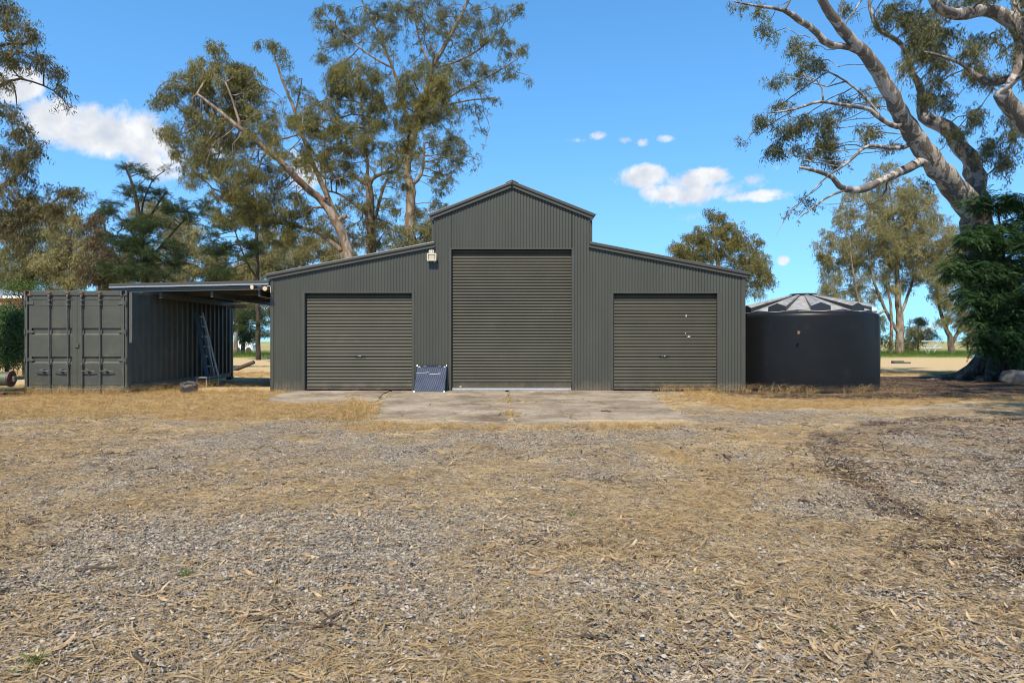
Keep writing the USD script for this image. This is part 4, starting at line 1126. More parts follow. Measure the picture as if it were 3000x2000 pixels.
# trees behind the shed
T('gum_tree', 'leaning gum with two sawn stubs and a golden crown behind the barn left wing', 'tree', 34,
  [[(1035, 1068, 0, 46), (1021, 745, 0, 34), (986, 653, 0, 30), (947, 592, 0, 27), (889, 541, -.5, 24), (817, 469, -1, 21), (756, 418, -1, 18), (705, 378, -1.5, 15), (644, 327, -1.5, 12), (577, 276, -1.5, 8)],
   [(705, 378, -1.5, 13), (690, 320, -1.5, 10), (660, 240, -1.5, 7)], [(986, 653, 0, 20), (1000, 640, 0, 19), (1013, 634, -.3, 18)], [(947, 592, 0, 18), (950, 581, -.2, 17), (957, 577, -.4, 15)],
   [(960, 610, 0, 10), (925, 606, 0, 9), (898, 622, -.3, 6)], [(1000, 735, 0, 22), (965, 705, 0, 16), (905, 672, 1, 13), (820, 655, 1, 10), (740, 640, 1, 8)]],
  [(640, 225, 95, 75, 1.15), (565, 240, 60, 50), (505, 265, 42, 40, .9), (500, 300, 30, 20, .6), (620, 330, 95, 60, 1.1), (720, 270, 70, 85, 1.1), (700, 210, 50, 40), (540, 400, 75, 70, .85), (650, 430, 95, 60, .9), (760, 380, 70, 80, .9), (590, 480, 60, 50, .75), (700, 500, 90, 50, .7), (560, 520, 40, 40, .5), (760, 560, 90, 60, .8), (690, 600, 90, 70, .9), (800, 630, 80, 60, .8), (860, 610, 60, 50, .6), (850, 690, 80, 45, .7), (640, 150, 40, 35, .7), (720, 420, 230, 190, .30), (800, 560, 150, 100, .35), (460, 290, 25, 35, .6), (900, 640, 80, 70, .5)],
  'leaf_gold', barkm='bark_pale', seed=1, nbr=1000)
T('gum_tree', 'upright gum with a burnt fork between the leaning gum and the tallest gum', 'tree', 36,
  [[(1092, 1066, 0, 42), (1088, 730, 0, 34), (1085, 612, 0, 28), (1080, 541, 0, 24), (1074, 520, 0, 22)],
   [(1080, 545, 0, 18), (1050, 525, 0, 15), (1030, 512, -.3, 13)], [(1082, 545, 0, 18), (1100, 515, 0, 16), (1125, 507, 0, 15), (1160, 500, .5, 14), (1185, 450, .5, 12), (1200, 388, .5, 10), (1215, 330, .5, 7)],
   [(1075, 520, 0, 15), (1078, 490, 0, 12), (1072, 439, 0, 10), (1065, 360, 0, 8), (1057, 285, 0, 6)], [(1100, 640, 0, 14), (1120, 560, 0, 12), (1140, 520, .5, 9)], [(1075, 625, 0, 16), (1040, 600, 0, 12), (1005, 575, 0, 9), (960, 560, .5, 7)]],
  [(1040, 220, 90, 60, 1.15), (985, 235, 50, 55), (1075, 290, 80, 50, 1.1), (950, 340, 70, 70, .9), (895, 350, 55, 50, .85), (1000, 400, 90, 60, .75), (1100, 340, 60, 60, .8), (1230, 245, 90, 65, 1.2), (1265, 310, 75, 60, 1.1), (1195, 320, 60, 60), (1290, 255, 45, 50), (930, 470, 70, 60, .7), (1060, 440, 70, 40, .6), (1100, 680, 90, 55, .65), (1000, 690, 55, 40, .5), (1010, 500, 60, 50, .7), (1200, 400, 50, 60, .6), (1160, 590, 40, 50, .4), (1060, 460, 190, 170, .30), (1040, 640, 130, 90, .4), (1180, 480, 80, 90, .4)],
  'leaf_gold', barkm='bark_brown', seed=2, nbr=1000)
T('gum_tree', 'tallest wispy gum behind the barn with sparse open crown above the ridge', 'tree', 46,
  [[(1198, 1053, 0, 46), (1200, 648, 0, 38), (1205, 561, 0, 34), (1192, 510, 0, 30), (1205, 429, 0, 25), (1240, 300, 0, 20), (1266, 204, 0, 17), (1292, 153, 0, 15), (1358, 31, 0, 11), (1400, -80, 0, 7)],
   [(1195, 545, 0, 20), (1222, 530, 0, 17), (1240, 480, 0, 14), (1243, 420, 0, 10)], [(1205, 429, 0, 18), (1180, 300, 0, 15), (1150, 200, 0, 13), (1110, 100, 0, 10), (1060, 0, 0, 8), (1040, -60, 0, 6)],
   [(1266, 204, 0, 12), (1230, 120, 0, 10), (1210, 20, 0, 8), (1200, -60, 0, 6)], [(1270, 200, 0, 11), (1380, 160, 0, 9), (1450, 100, 0, 7)], [(1240, 330, 0, 11), (1360, 260, 0, 9), (1440, 220, 0, 7), (1520, 170, 0, 4)], [(1230, 380, 0, 10), (1340, 300, 0, 8), (1430, 290, 0, 5)], [(1150, 200, 0, 9), (1040, 130, 0, 7), (970, 60, 0, 5)]],
  [(960, 45, 55, 50, .7), (985, 110, 60, 45, .6), (950, 160, 45, 35, .5), (1040, 70, 60, 60, .55), (1140, 30, 70, 45, .7), (1130, 100, 60, 40, .5), (1250, 40, 80, 60, .6), (1330, 70, 80, 55, .55), (1425, 105, 70, 35, .75), (1490, 135, 50, 35, .7), (1535, 145, 25, 25, .6), (1440, 40, 80, 45, .5), (1500, 20, 60, 30, .35), (1480, 205, 60, 35, .5), (1545, 245, 18, 20, .4), (1400, 190, 70, 35, .45), (1400, 250, 60, 45, .4), (1440, 300, 50, 25, .35), (1310, 200, 70, 50, .45), (1340, 380, 28, 40, .35), (1330, 450, 45, 60, .7), (1300, 520, 45, 60, .75), (1290, 410, 50, 50, .6), (1290, 590, 35, 40, .6), (1240, 640, 60, 40, .8), (1110, -50, 120, 40, .5), (1300, -60, 140, 40, .5), (1000, -40, 80, 40, .5), (1230, 130, 280, 150, .22), (1320, 380, 130, 180, .2)],
  'leaf_olive', barkm='bark_pale', density=.85, sscale=1.0, seed=3, nbr=1300, depth=.7, twig=.024, wscale=(.8, .62))
T('gum_tree', 'slender grey gum stem rising behind the leaning gum beside the barn roof', 'tree', 42,
  [[(1012, 1057, 0, 26), (1006, 704, 0, 22), (960, 577, 0, 18), (909, 459, 0, 15), (865, 330, 0, 11), (815, 200, 0, 7), (800, 150, 0, 5)], [(865, 330, 0, 7), (880, 260, 0, 5), (885, 230, 0, 4)]],
  [(775, 128, 40, 22, .8), (820, 150, 40, 30, .7), (845, 195, 22, 25, .5), (860, 240, 35, 35, .5), (890, 290, 35, 40, .5), (850, 470, 60, 40, .5), (910, 420, 40, 40, .5)],
  'leaf_olive', barkm='bark_brown', seed=4, density=.8, nbr=200)
T('wattle_shrub', 'pale green bushy crown just over the barn left roof beside the raised wall', 'shrub', 31,
  [[(1230, 1078, 0, 12), (1225, 850, 0, 10), (1222, 720, 0, 7)]],
  [(1215, 690, 70, 55, 1.2), (1270, 680, 45, 55, 1.1), (1160, 730, 60, 35), (1290, 730, 40, 40)], 'leaf_grey', barkm='bark_brown', seed=5, sscale=.9, nbr=160)
# left
T('gum_tree', 'near brown-leaved gum reaching in over the left edge of the yard', 'tree', 19.5,
  [[(-190, 1124, 0, 90), (-170, 700, 0, 76), (-120, 420, 0, 62), (-80, 250, 0, 48), (-60, 100, 0, 34), (-30, -60, 0, 20)], [(-110, 400, 0, 34), (-20, 265, .5, 16), (60, 232, .8, 9), (150, 262, 1., 6), (205, 318, 1.2, 3)],
   [(-165, 680, 0, 40), (-60, 580, 0, 22), (40, 520, .4, 12), (100, 460, .4, 7)], [(-170, 760, 0, 40), (-40, 720, .3, 24), (60, 660, .6, 15), (110, 625, .8, 11), (200, 560, 1, 6)], [(-70, 200, 0, 24), (20, 130, .4, 12), (90, 130, .5, 7)]],
  [(30, 40, 50, 50), (85, 105, 50, 45), (35, 160, 55, 45), (120, 178, 45, 36), (165, 215, 40, 25, .9), (185, 255, 30, 22, .7), (205, 308, 22, 12, .5), (20, 235, 35, 30, .8), (20, 320, 30, 40), (55, 385, 45, 45), (95, 440, 45, 50), (45, 480, 60, 55), (55, 565, 75, 55), (195, 555, 55, 28), (230, 575, 30, 18, .8), (110, 600, 80, 50), (30, 645, 70, 50), (180, 610, 50, 30, .8), (-80, 0, 90, 100), (-110, 220, 100, 90), (-120, 430, 90, 90), (-130, 600, 80, 80), (60, 700, 80, 30, .6)],
  'leaf_brown', barkm='bark_brown', seed=6, nbr=460, sscale=.85, depth=1.3)
T('pine_tree', 'dark green open pine standing behind the container', 'tree', 28,
  [[(428, 1086, 0, 30), (425, 860, 0, 24), (415, 700, 0, 18), (402, 600, 0, 13), (380, 520, 0, 8), (362, 482, 0, 4)], [(418, 690, 0, 12), (455, 610, .3, 9), (490, 560, .5, 5)], [(420, 740, 0, 12), (370, 660, -.3, 8), (330, 620, -.4, 5)], [(424, 780, 0, 12), (490, 700, .3, 9), (545, 640, .5, 5)], [(412, 660, 0, 8), (440, 540, 0, 5), (482, 500, 0, 3)]],
  [(362, 488, 30, 16, .8), (395, 500, 35, 22, .8), (430, 520, 35, 25, .7), (482, 500, 12, 18, .5), (395, 570, 55, 32, .9), (450, 580, 50, 32, .8), (320, 610, 55, 32, 1.), (500, 600, 55, 35, .9), (540, 640, 40, 35, .8), (440, 655, 90, 45), (375, 700, 90, 55), (460, 740, 110, 55), (420, 800, 130, 45), (330, 790, 60, 40, .8)],
  'leaf_dark', kind='pine', barkm='bark_dark', seed=7, density=.85, nbr=420)
T('pine_tree', 'second dark pine with a straight trunk seen through the carport opening', 'tree', 44,
  [[(757, 1055, 0, 18), (756, 960, 0, 15), (755, 800, 0, 12), (750, 650, 0, 8), (742, 560, 0, 4)], [(756, 820, 0, 9), (720, 760, -.5, 7), (690, 680, -.8, 5), (680, 640, -.8, 3)]],
  [(600, 610, 55, 30, .8), (640, 655, 65, 40, .8), (700, 620, 60, 45, .8), (620, 720, 60, 40, .7), (700, 740, 75, 50, .7), (650, 790, 60, 35, .7), (740, 700, 40, 60, .7), (745, 930, 45, 30, .8), (700, 955, 35, 30, .7), (780, 960, 25, 40, .8), (690, 925, 30, 25, .6)],
  'leaf_dark', kind='pine', barkm='bark_dark', seed=8, sscale=1.3, nbr=380)
BG = [('pale gum in sun far behind the container left end', 52, [(60, 660, 80, 60), (130, 720, 80, 60), (40, 780, 80, 70), (110, 800, 70, 50)], 'leaf_grey', (70, 60)),
      ('thin twin-stemmed gum among the far trees behind the container', 50, [(190, 660, 60, 60), (230, 740, 70, 60), (150, 760, 50, 50), (200, 810, 60, 40)], 'leaf_pale', (198, 200)),
      ('rust-tinged bushy tree behind the open pine', 46, [(280, 670, 45, 55), (300, 740, 60, 55), (270, 800, 50, 40)], 'leaf_rust', (285, 285)),
      ('pale gold gum beyond the pine over the carport roof', 58, [(520, 690, 80, 60), (590, 760, 80, 55), (500, 800, 90, 50), (440, 620, 70, 50)], 'leaf_pale', (520, 520)),
      ('sunlit yellowish gum over the carport beside the second pine', 60, [(680, 800, 80, 50), (620, 830, 70, 40), (740, 790, 60, 60), (790, 720, 50, 60)], 'leaf_pale', (690, 690)),
      ('light olive gum low behind the barn left roof slope', 64, [(850, 740, 70, 50), (930, 720, 60, 45), (1000, 740, 60, 40), (800, 780, 50, 40)], 'leaf_pale', (880, 880)),
      ('dull olive gum between the container corner and the rusty tree', 56, [(360, 820, 70, 50), (400, 760, 80, 50), (330, 860, 60, 40)], 'leaf_olive', (372, 372)),
      ('broad bushy gum screening the gap behind the near left tree', 60, [(20, 860, 60, 50), (100, 890, 80, 50), (0, 950, 60, 60), (180, 880, 80, 50)], 'leaf_olive', (40, 40)),
      ('bushy tree seen low through the carport opening', 66, [(700, 900, 50, 40), (760, 900, 50, 40), (720, 970, 50, 35), (660, 880, 40, 40)], 'leaf_olive', (712, 712))]
for k, (lab, Y, bl, lf, us) in enumerate(BG):
    vb = 1000 + CAMZ * FPX / Y
    limbs = [[(u, vb, 0, 14), (u + 3, vb - 90, 0, 11), (u + (8 if j else -6), min(b[1] for b in bl) + 20, 0, 5)] for j, u in enumerate(us)] if us[0] != us[1] else [[(us[0], vb, 0, 14), (us[0] + 3, vb - 90, 0, 11), (us[0] + 8, min(b[1] for b in bl) + 20, 0, 5)]]
    T('background_tree', lab, 'tree', Y, limbs, [(*b, 1.0) for b in bl], lf, barkm='bark_pale', seed=20 + k, sscale=1.6, density=1.7, nbr=260, group='trees behind the container and carport', twig=.02)
T('green_shrub', 'bright green shrub crown showing above the container left corner', 'shrub', 24,
  [[(70, 1100, 0, 10), (70, 960, 0, 8), (66, 880, 0, 5)]], [(60, 848, 50, 20, 1.3), (95, 840, 35, 16, 1.2), (20, 852, 30, 16, 1.2)], 'leaf_bright', kind='broad', barkm='bark_dark', seed=40, sscale=1., nbr=90)
T('garden_hedge', 'dark green hedge at the left edge behind the farm roller', 'shrub', 22,
  [[(20, 1109, 0, 14), (20, 1000, 0, 10), (22, 920, 0, 6)]], [(5, 960, 45, 50, 2.6), (45, 985, 40, 55, 2.6), (20, 1040, 60, 34, 2.4), (50, 930, 30, 30, 2.2), (-30, 1000, 40, 60, 2.), (10, 915, 40, 18, 1.6)], 'leaf_pepper', kind='broad', barkm='bark_dark', seed=41, nbr=120, sscale=1.1, density=2.2)
# right
T('gum_tree', 'rounded olive gum standing behind the barn right wing', 'tree', 38,
  [[(2115, 1063, 0, 26), (2112, 900, 0, 20), (2105, 780, 0, 14), (2095, 690, 0, 8), (2085, 630, 0, 4)], [(2112, 880, 0, 12), (2170, 800, 0, 9), (2215, 730, 0, 5)], [(2112, 860, 0, 12), (2060, 770, 0, 8), (2020, 715, 0, 5)]],
  [(2075, 690, 60, 45, 1.2), (2010, 725, 50, 50, 1.1), (1985, 740, 30, 40, 1.), (2050, 740, 70, 45, 1.1), (2110, 650, 35, 30, 1.), (2085, 632, 30, 20, .7), (2080, 612, 10, 14, .6), (2108, 622, 10, 14, .5), (2140, 690, 45, 50, 1.2), (2150, 740, 60, 50, 1.2), (2205, 715, 35, 35, 1.), (2235, 760, 30, 35, 1.), (2200, 790, 55, 50, 1.1), (2250, 815, 28, 35, 1.), (2200, 845, 50, 35, .9), (2120, 830, 60, 60, 1.)],
  'leaf_gold', barkm='bark_pale', seed=9, nbr=300)
T('gum_tree', 'tall pale gum with a thick flaky trunk far beyond the tank', 'tree', 60,
  [[(2637, 1041, 0, 30), (2635, 960, 0, 24), (2630, 860, 0, 18), (2625, 740, 0, 12), (2615, 620, 0, 7), (2600, 520, 0, 4)], [(2636, 980, 0, 15), (2590, 900, -.5, 12), (2555, 800, -1, 8), (2540, 660, -1, 5), (2545, 540, -1, 3)], [(2634, 930, 0, 12), (2665, 850, .5, 10), (2690, 760, .5, 6)], [(2590, 910, -.5, 10), (2540, 930, -1, 8), (2500, 800, -1.5, 6), (2490, 700, -1.5, 4)], [(2608, 1040, -1, 14), (2612, 940, -1, 12), (2600, 840, -1, 8)]],
  [(2475, 640, 45, 50, .75), (2420, 720, 40, 50, .85), (2440, 790, 45, 60, .9), (2415, 770, 25, 50, .7), (2500, 730, 60, 60, .85), (2520, 800, 50, 60, .8), (2480, 580, 40, 40, .5), (2560, 560, 60, 60, .6), (2600, 500, 60, 40, .5), (2620, 640, 75, 65, .9), (2680, 590, 70, 65, .85), (2640, 725, 85, 65, 1.), (2740, 690, 80, 70, 1.), (2700, 780, 60, 50, .9), (2560, 870, 40, 30, .6), (2500, 870, 40, 55, .9), (2430, 850, 40, 35, 1.), (2560, 660, 90, 120, .5), (2650, 640, 110, 140, .5), (2620, 820, 70, 50, .7), (2570, 740, 120, 60, .7)],
  'leaf_pale', barkm='bark_pale', seed=10, sscale=1.55, nbr=420, twig=.022)
T('gum_tree', 'crooked dark-based gum with a forked trunk left of the pepper tree', 'tree', 60,
  [[(2788, 1039, 0, 24), (2786, 1000, 0, 19), (2772, 960, 0, 13), (2752, 900, 0, 10), (2745, 830, 0, 6)], [(2790, 1003, 0, 15), (2812, 960, 0, 12), (2826, 920, 0, 8), (2830, 850, 0, 5)]],
  [(2760, 850, 45, 50, .9), (2800, 905, 45, 40, .9), (2740, 790, 55, 60), (2800, 820, 50, 60), (2770, 940, 40, 25, .7), (2840, 760, 60, 70, 1.2), (2790, 740, 70, 60, 1.), (2830, 930, 40, 40, .8)],
  'leaf_pale', barkm='bark_brown', seed=11, sscale=1.5, nbr=240, twig=.02)
T('gum_sapling', 'bushy grey-green sapling between the two far gum trunks', 'shrub', 62,
  [[(2690, 1039, 0, 6), (2690, 990, 0, 5), (2692, 950, 0, 3)]], [(2695, 965, 45, 35, 1.1), (2680, 1000, 40, 25), (2720, 985, 30, 25, .8)], 'leaf_olive', barkm='bark_brown', seed=12, sscale=1.5, nbr=80)
T('gum_sapling', 'low weeping shrub between the tank and the far flaky trunk', 'shrub', 58,
  [[(2575, 1042, 0, 6), (2575, 990, 0, 5), (2570, 940, 0, 3)]], [(2570, 950, 35, 35, .8), (2560, 1000, 35, 30, 1.), (2600, 1000, 25, 25, .7)], 'leaf_olive', barkm='bark_brown', seed=13, sscale=1.5, nbr=80)
T('gum_sapling', 'light green bush far off right of the crooked gum', 'shrub', 68,
  [[(2835, 1035, 0, 6), (2835, 1000, 0, 5), (2838, 960, 0, 3)]], [(2845, 970, 40, 35), (2880, 975, 50, 40), (2830, 1000, 25, 20, .8)], 'leaf_grey', barkm='bark_brown', seed=14, sscale=1.6, nbr=80)
big = T('river_gum', 'massive leaning gum with mottled grey bark at the right edge', 'tree', 21.5,
  [[(2935, 1118, 0, 165), (2925, 1060, 0, 118), (2905, 900, 0, 100), (2880, 740, 0, 92), (2862, 670, 0, 90), (2830, 590, -.2, 80), (2785, 540, -.5, 70), (2745, 490, -.8, 64), (2680, 402, -1.2, 58), (2627, 312, -1.7, 50), (2582, 223, -2.1, 45), (2537, 160, -2.4, 40), (2479, 100, -2.8, 34), (2430, 40, -3.1, 30), (2395, -30, -3.4, 25), (2370, -140, -3.6, 17)],
   [(2872, 680, 0, 70), (2868, 610, .3, 62), (2866, 560, .6, 62), (2854, 500, .9, 60), (2823, 440, 1.1, 58), (2783, 388, 1.3, 50), (2738, 357, 1.5, 44), (2705, 345, 1.6, 38), (2698, 268, 1.7, 26), (2667, 201, 1.8, 22), (2645, 134, 1.9, 18), (2569, 80, 2.0, 14), (2546, 0, 2.1, 11)],
   [(2735, 470, -.8, 40), (2700, 476, -1, 33), (2636, 504, -1.5, 30), (2569, 536, -2, 27), (2502, 558, -2.4, 24), (2468, 552, -2.6, 20), (2430, 513, -2.8, 16), (2386, 500, -3, 13), (2345, 491, -3.2, 9)],
   [(2670, 420, -1.2, 18), (2640, 434, -1.3, 14), (2546, 428, -1.8, 12), (2479, 480, -2, 9), (2420, 520, -2.2, 6), (2370, 570, -2.3, 4), (2300, 640, -2.4, 2.5), (2275, 690, -2.4, 1.5)],
   [(2645, 355, -1.5, 24), (2625, 372, -1.6, 20), (2573, 344, -1.9, 15), (2537, 317, -2.1, 13), (2470, 308, -2.4, 11), (2412, 299, -2.6, 10), (2323, 321, -2.9, 7), (2250, 332, -3.1, 4)],
   [(2540, 168, -2.4, 24), (2490, 140, -2.6, 19), (2430, 130, -2.8, 24), (2385, 90, -3, 20), (2330, 50, -3.2, 20), (2290, 28, -3.4, 13), (2230, 20, -3.6, 9), (2150, 5, -3.8, 5)],
   [(2412, 299, -2.6, 7), (2405, 250, -2.7, 5), (2360, 220, -2.8, 4)], [(2300, 28, -3.4, 9), (2320, 0, -3.4, 7), (2310, -50, -3.4, 5)],
   [(2468, 560, -2.6, 10), (2420, 580, -2.8, 7), (2390, 600, -2.9, 5), (2340, 640, -3, 2.5)], [(2580, 345, -1.9, 9), (2480, 240, -2.2, 7), (2400, 200, -2.4, 5)], [(2600, 520, -1.6, 7), (2590, 570, -1.7, 5), (2550, 600, -1.8, 3)]],
  [(2170, 12, 45, 16, .6), (2230, 25, 30, 22, .7), (2245, 65, 20, 35, .8), (2265, 110, 16, 28, .6), (2345, 130, 40, 40, .8), (2385, 180, 50, 36, .9), (2340, 225, 30, 40, .7), (2290, 240, 40, 28, .8), (2300, 300, 50, 25, .6), (2240, 340, 38, 25, .8), (2215, 360, 18, 30, .6), (2310, 370, 60, 36, .9), (2395, 360, 65, 45, 1.), (2420, 420, 55, 45, 1.), (2280, 425, 40, 35, .8), (2265, 450, 25, 22, .6), (2450, 460, 35, 35, .8), (2350, 450, 40, 40, .7), (2175, 410, 9, 12, .6), (2365, 585, 32, 22, .5), (2320, 620, 22, 18, .3), (2390, 610, 28, 18, .4), (2440, 340, 40, 30, .6), (2550, 275, 36, 36, .7), (2530, 370, 40, 28, .7), (2480, 300, 30, 30, .5), (2560, 400, 40, 30, .7),
   (2590, 50, 45, 50, .7), (2650, 25, 60, 40, 1.), (2700, 70, 70, 75, 1.1), (2720, 130, 70, 60, 1.1), (2660, 180, 40, 60, .7), (2760, 200, 50, 50, .8), (2720, 270, 50, 45, .9), (2775, 300, 40, 35, .7), (2850, 130, 55, 55, .8), (2850, 205, 45, 45, .8), (2900, 235, 45, 45, .7), (2870, 330, 45, 45, .8), (2900, 430, 45, 55, .8), (2950, 475, 45, 55, .8), (2965, 400, 35, 40, .8), (2800, 400, 40, 40, .5), (2610, 430, 40, 25, .5), (2700, 540, 30, 30, .3), (2500, 20, 40, 30, .5),
   (2300, -80, 120, 50, .6, -3), (2500, -120, 140, 60, .6, -2), (2700, -100, 140, 70, .7, 0), (2900, -60, 120, 80, .7, 0)],
  'leaf_olive', barkm='bark_mottled', seed=15, nbr=1500, sscale=.8, density=1.0, depth=.9, twig=.0125, wscale=(.88, .84))
# flared root plate of the big gum
fl_ = []
for k in range(9):
    a = k / 9 * 6.28 + .3; c = np.array([(2935 - 1500) / FPX * 21.5, 21.5, 0]); d = np.array([math.cos(a), math.sin(a), 0])
    fl_.append(tube([c + d * .45 + [0, 0, .75], c + d * .85 + [0, 0, .30], c + d * 1.25 + [0, 0, .08], c + d * (1.9 + .5 * (k % 3)) + [0, 0, -.03]], [.26, .20, .13, .05], 9))
put(big, 'root_flare', cat(*fl_), M['bark_base'], True)
T('river_gum', 'second gum leaning in from beyond the right edge with a sawn-off limb', 'tree', 19,
  [[(3330, 1127, 0, 120), (3260, 800, 0, 100), (3150, 500, 0, 84), (3060, 300, 0, 70), (3010, 130, 0, 60), (2990, 80, 0, 52), (2948, 50, 0, 44), (2903, 30, 0, 40), (2850, 36, -.3, 38), (2796, 42, -.5, 34), (2755, 28, -.8, 30), (2728, -10, -1, 24), (2715, -90, -1.2, 16)],
   [(3100, 420, 0, 60), (3040, 400, -.3, 56), (3000, 355, -.6, 54), (2960, 305, -.8, 52), (2932, 270, -1, 50)], [(3000, 90, 0, 34), (2990, 140, 0, 30), (2976, 210, -.2, 27), (2955, 250, -.4, 25), (2950, 268, -.5, 24)], [(3010, 130, 0, 20), (2960, 230, .6, 24), (2910, 245, 1, 24), (2870, 230, 1.3, 18), (2820, 190, 1.6, 12), (2760, 165, 1.9, 9), (2700, 150, 2.1, 5)], [(2990, 80, 0, 30), (2975, 20, .2, 26), (2960, -60, .4, 20)]],
  [(2960, 160, 40, 40, .7), (2930, 100, 40, 30, .7), (2800, 90, 50, 40, .6), (2780, 10, 60, 25, .7), (2870, 10, 60, 25, .6), (2960, 340, 40, 50, .6), (2820, -60, 140, 60, .8), (3040, 0, 80, 90, .9), (3080, 200, 80, 90, .9), (3100, 420, 90, 100, .9),
   (3780, -750, 560, 200, .85, -9), (4200, -700, 500, 260, .8, -9), (3600, -420, 260, 160, .7, -7)],
  'leaf_olive', barkm='bark_mottled', seed=16, nbr=620, sscale=.95, density=.9, depth=1.1, twig=.012, wscale=(.9, .85))
T('pepper_tree', 'dense dark green pepper tree in front of the massive gum trunk', 'tree', 20.2,
  [[(2975, 1119, 0, 22), (2965, 1000, 0, 18), (2950, 850, 0, 13), (2935, 700, 0, 8), (2920, 600, 0, 4)], [(2960, 950, 0, 10), (2900, 850, -.3, 7), (2840, 780, -.4, 4)], [(2960, 900, 0, 9), (2990, 780, -.3, 6)]],
  [(2880, 592, 42, 30, 1.2), (2945, 590, 45, 40, 1.2), (2990, 620, 30, 60, 1.2), (2870, 695, 80, 45, 1.4), (2960, 700, 60, 60, 1.4), (2820, 770, 55, 45, 1.2), (2780, 790, 25, 25, .8), (2890, 780, 80, 55, 1.5), (2970, 800, 60, 70, 1.5), (2835, 850, 40, 32, 1.), (2900, 870, 80, 50, 1.5), (2970, 900, 60, 70, 1.6), (2860, 930, 40, 35, 1.2), (2930, 960, 70, 55, 1.5), (2870, 990, 38, 32, 1.2), (2980, 1010, 40, 60, 1.6), (2920, 1020, 40, 30, 1.3), (2862, 1035, 18, 14, .8), (3040, 800, 60, 200, 1.2)],
  'leaf_pepper', kind='pinnate', barkm='bark_dark', seed=17, density=1.55, nbr=380, sscale=.95, twig=.008, depth=1.1)

# far off things
gt = thing('yard_gate', P(2732, 1040, 60), 'silver tubular steel stock gate frame in the green grass between far gums', 'gate')
fr_ = lambda u, v, y=60.: P(u, v, y)
put(gt, 'top_rail', tube([fr_(2700, 1000), fr_(2715, 999), fr_(2733, 999), fr_(2738, 1001), fr_(2760, 1020)], .055, 8), M['alu'], True)
put(gt, 'middle_rail', tube([fr_(2700, 1020), fr_(2760, 1020)], .06, 8), M['alu'])
put(gt, 'thin_rail', tube([fr_(2705, 1010), fr_(2748, 1011)], .03, 8), M['alu'])
put(gt, 'leg', tube([fr_(2704, 1018), fr_(2720, 1038)], .05, 8), M['alu'])
put(gt, 'leg', tube([fr_(2722, 1021), fr_(2722, 1038)], .05, 8), M['alu'])
put(gt, 'strut', tube([fr_(2733, 1020), fr_(2744, 1010)], .04, 8), M['alu'])
put(gt, 'strut', tube([fr_(2735, 1033), fr_(2743, 1022)], .04, 8), M['alu'])
put(gt, 'base_plate', bbox(fr_(2716, 0)[0], fr_(2741, 0)[0], 60.2, 60.6, .02, .14, .02), M['black'])
fp = thing('gate_post', P(2845, 1048, 48), 'grey timber post with a scrap of blue plastic beside the pepper tree', 'post')
pz = float(gz((2845 - 1500) / FPX * 48, 48))
put(fp, 'post', bbox((2843 - 1500) / FPX * 48, (2848 - 1500) / FPX * 48, 47.94, 48.06, pz - .1, P(0, 996, 48)[2], .02), M['wood'])
put(fp, 'blue_scrap', cat(bbox((2846 - 1500) / FPX * 48, (2852 - 1500) / FPX * 48, 47.85, 47.93, P(0, 1046, 48)[2], P(0, 1038, 48)[2], .03)), M['bluebit'])
bk = thing('concrete_block', P(2635, 1066, 37), 'low weathered concrete trough lying on the dry ground behind the tank', 'trough')
cbx = P(2635, 1066, 37); cz_ = float(gz(cbx[0], 37.))
put(bk, 'block', cat(bbox(cbx[0] - .4, cbx[0] + .2, 36.85, 37.15, cz_ - .03, cz_ + .16, .02), bbox(cbx[0] + .203, cbx[0] + .6, 36.9, 37.2, cz_ - .03, cz_ + .09, .02)), M['rock'])
rk = trimesh.creation.icosphere(3, 1.0); rv = np.array(rk.vertices); rv *= (1 + .35 * (meshkit.fbm(rv * 1.4 + 5, 3, 2) - .5))[:, None]
rc = P(2975, 1108, 19.6)
put('/World', 'boulder', (rv * [.42, .34, .30] + [rc[0], 19.6, .13], rk.faces), M['rock'], True, label='grey boulder at the foot of the massive gum', cat='boulder')
ow = thing('orange_hut', P(20, 1060, 34), 'orange walled hut with a white gutter half hidden behind the hedge', 'hut')
hw0, hw1 = P(-60, 868, 34), P(62, 905, 34)
put(ow, 'wall', box(hw0[0] - 3, hw1[0], 34, 36, -.1, hw0[2] - .12), M['orange_wall'])
for k in range(7):
    z = 1.6 + k * .3
    put(ow, 'weatherboard', bbox(hw0[0] - 3, hw1[0], 33.965, 33.998, z, z + .27, .01), M['orange_wall'])
put(ow, 'roof', extrude([(hw0[0] - 3.2, hw0[2] - .12), (hw1[0] + .2, hw0[2] - .12), (hw1[0] - 2., hw0[2] + .45), (hw0[0] - 1, hw0[2] + .45)], 'y', 33.8, 36.2), M['galv'])
put(ow, 'gutter', bbox(hw1[0] - .75, hw1[0] + .25, 33.7, 33.79, hw0[2] - .12, hw0[2] + .0, .02), M['white_wall'])
ww = thing('white_trailer', P(718, 1022, 74), 'low white vehicle parked far beyond the carport under the trees', 'vehicle')
wz = float(gz((718 - 1500) / FPX * 74, 74))
bx0, bx1 = P(694, 0, 74)[0], P(748, 0, 74)[0]
put(ww, 'body', extrude([(bx0, wz + .35), (bx1, wz + .35), (bx1, wz + .95), (bx1 - .4, wz + 1.05), (bx1 - .75, wz + 1.42), (bx0 + .5, wz + 1.45), (bx0 + .1, wz + 1.0)], 'y', 73.2, 74.8), M['white_wall'])
for x in (bx0 + .45, bx1 - .45):
    put(ww, 'wheel', cyl((x, 73.15, wz + .32), (x, 73.35, wz + .32), .32, 18), M['rubber'])
put(ww, 'side_window', extrude([(bx0 + .55, wz + 1.02), (bx1 - .8, wz + 1.02), (bx1 - .95, wz + 1.35), (bx0 + .65, wz + 1.37)], 'y', 73.18, 73.21), M['black'])
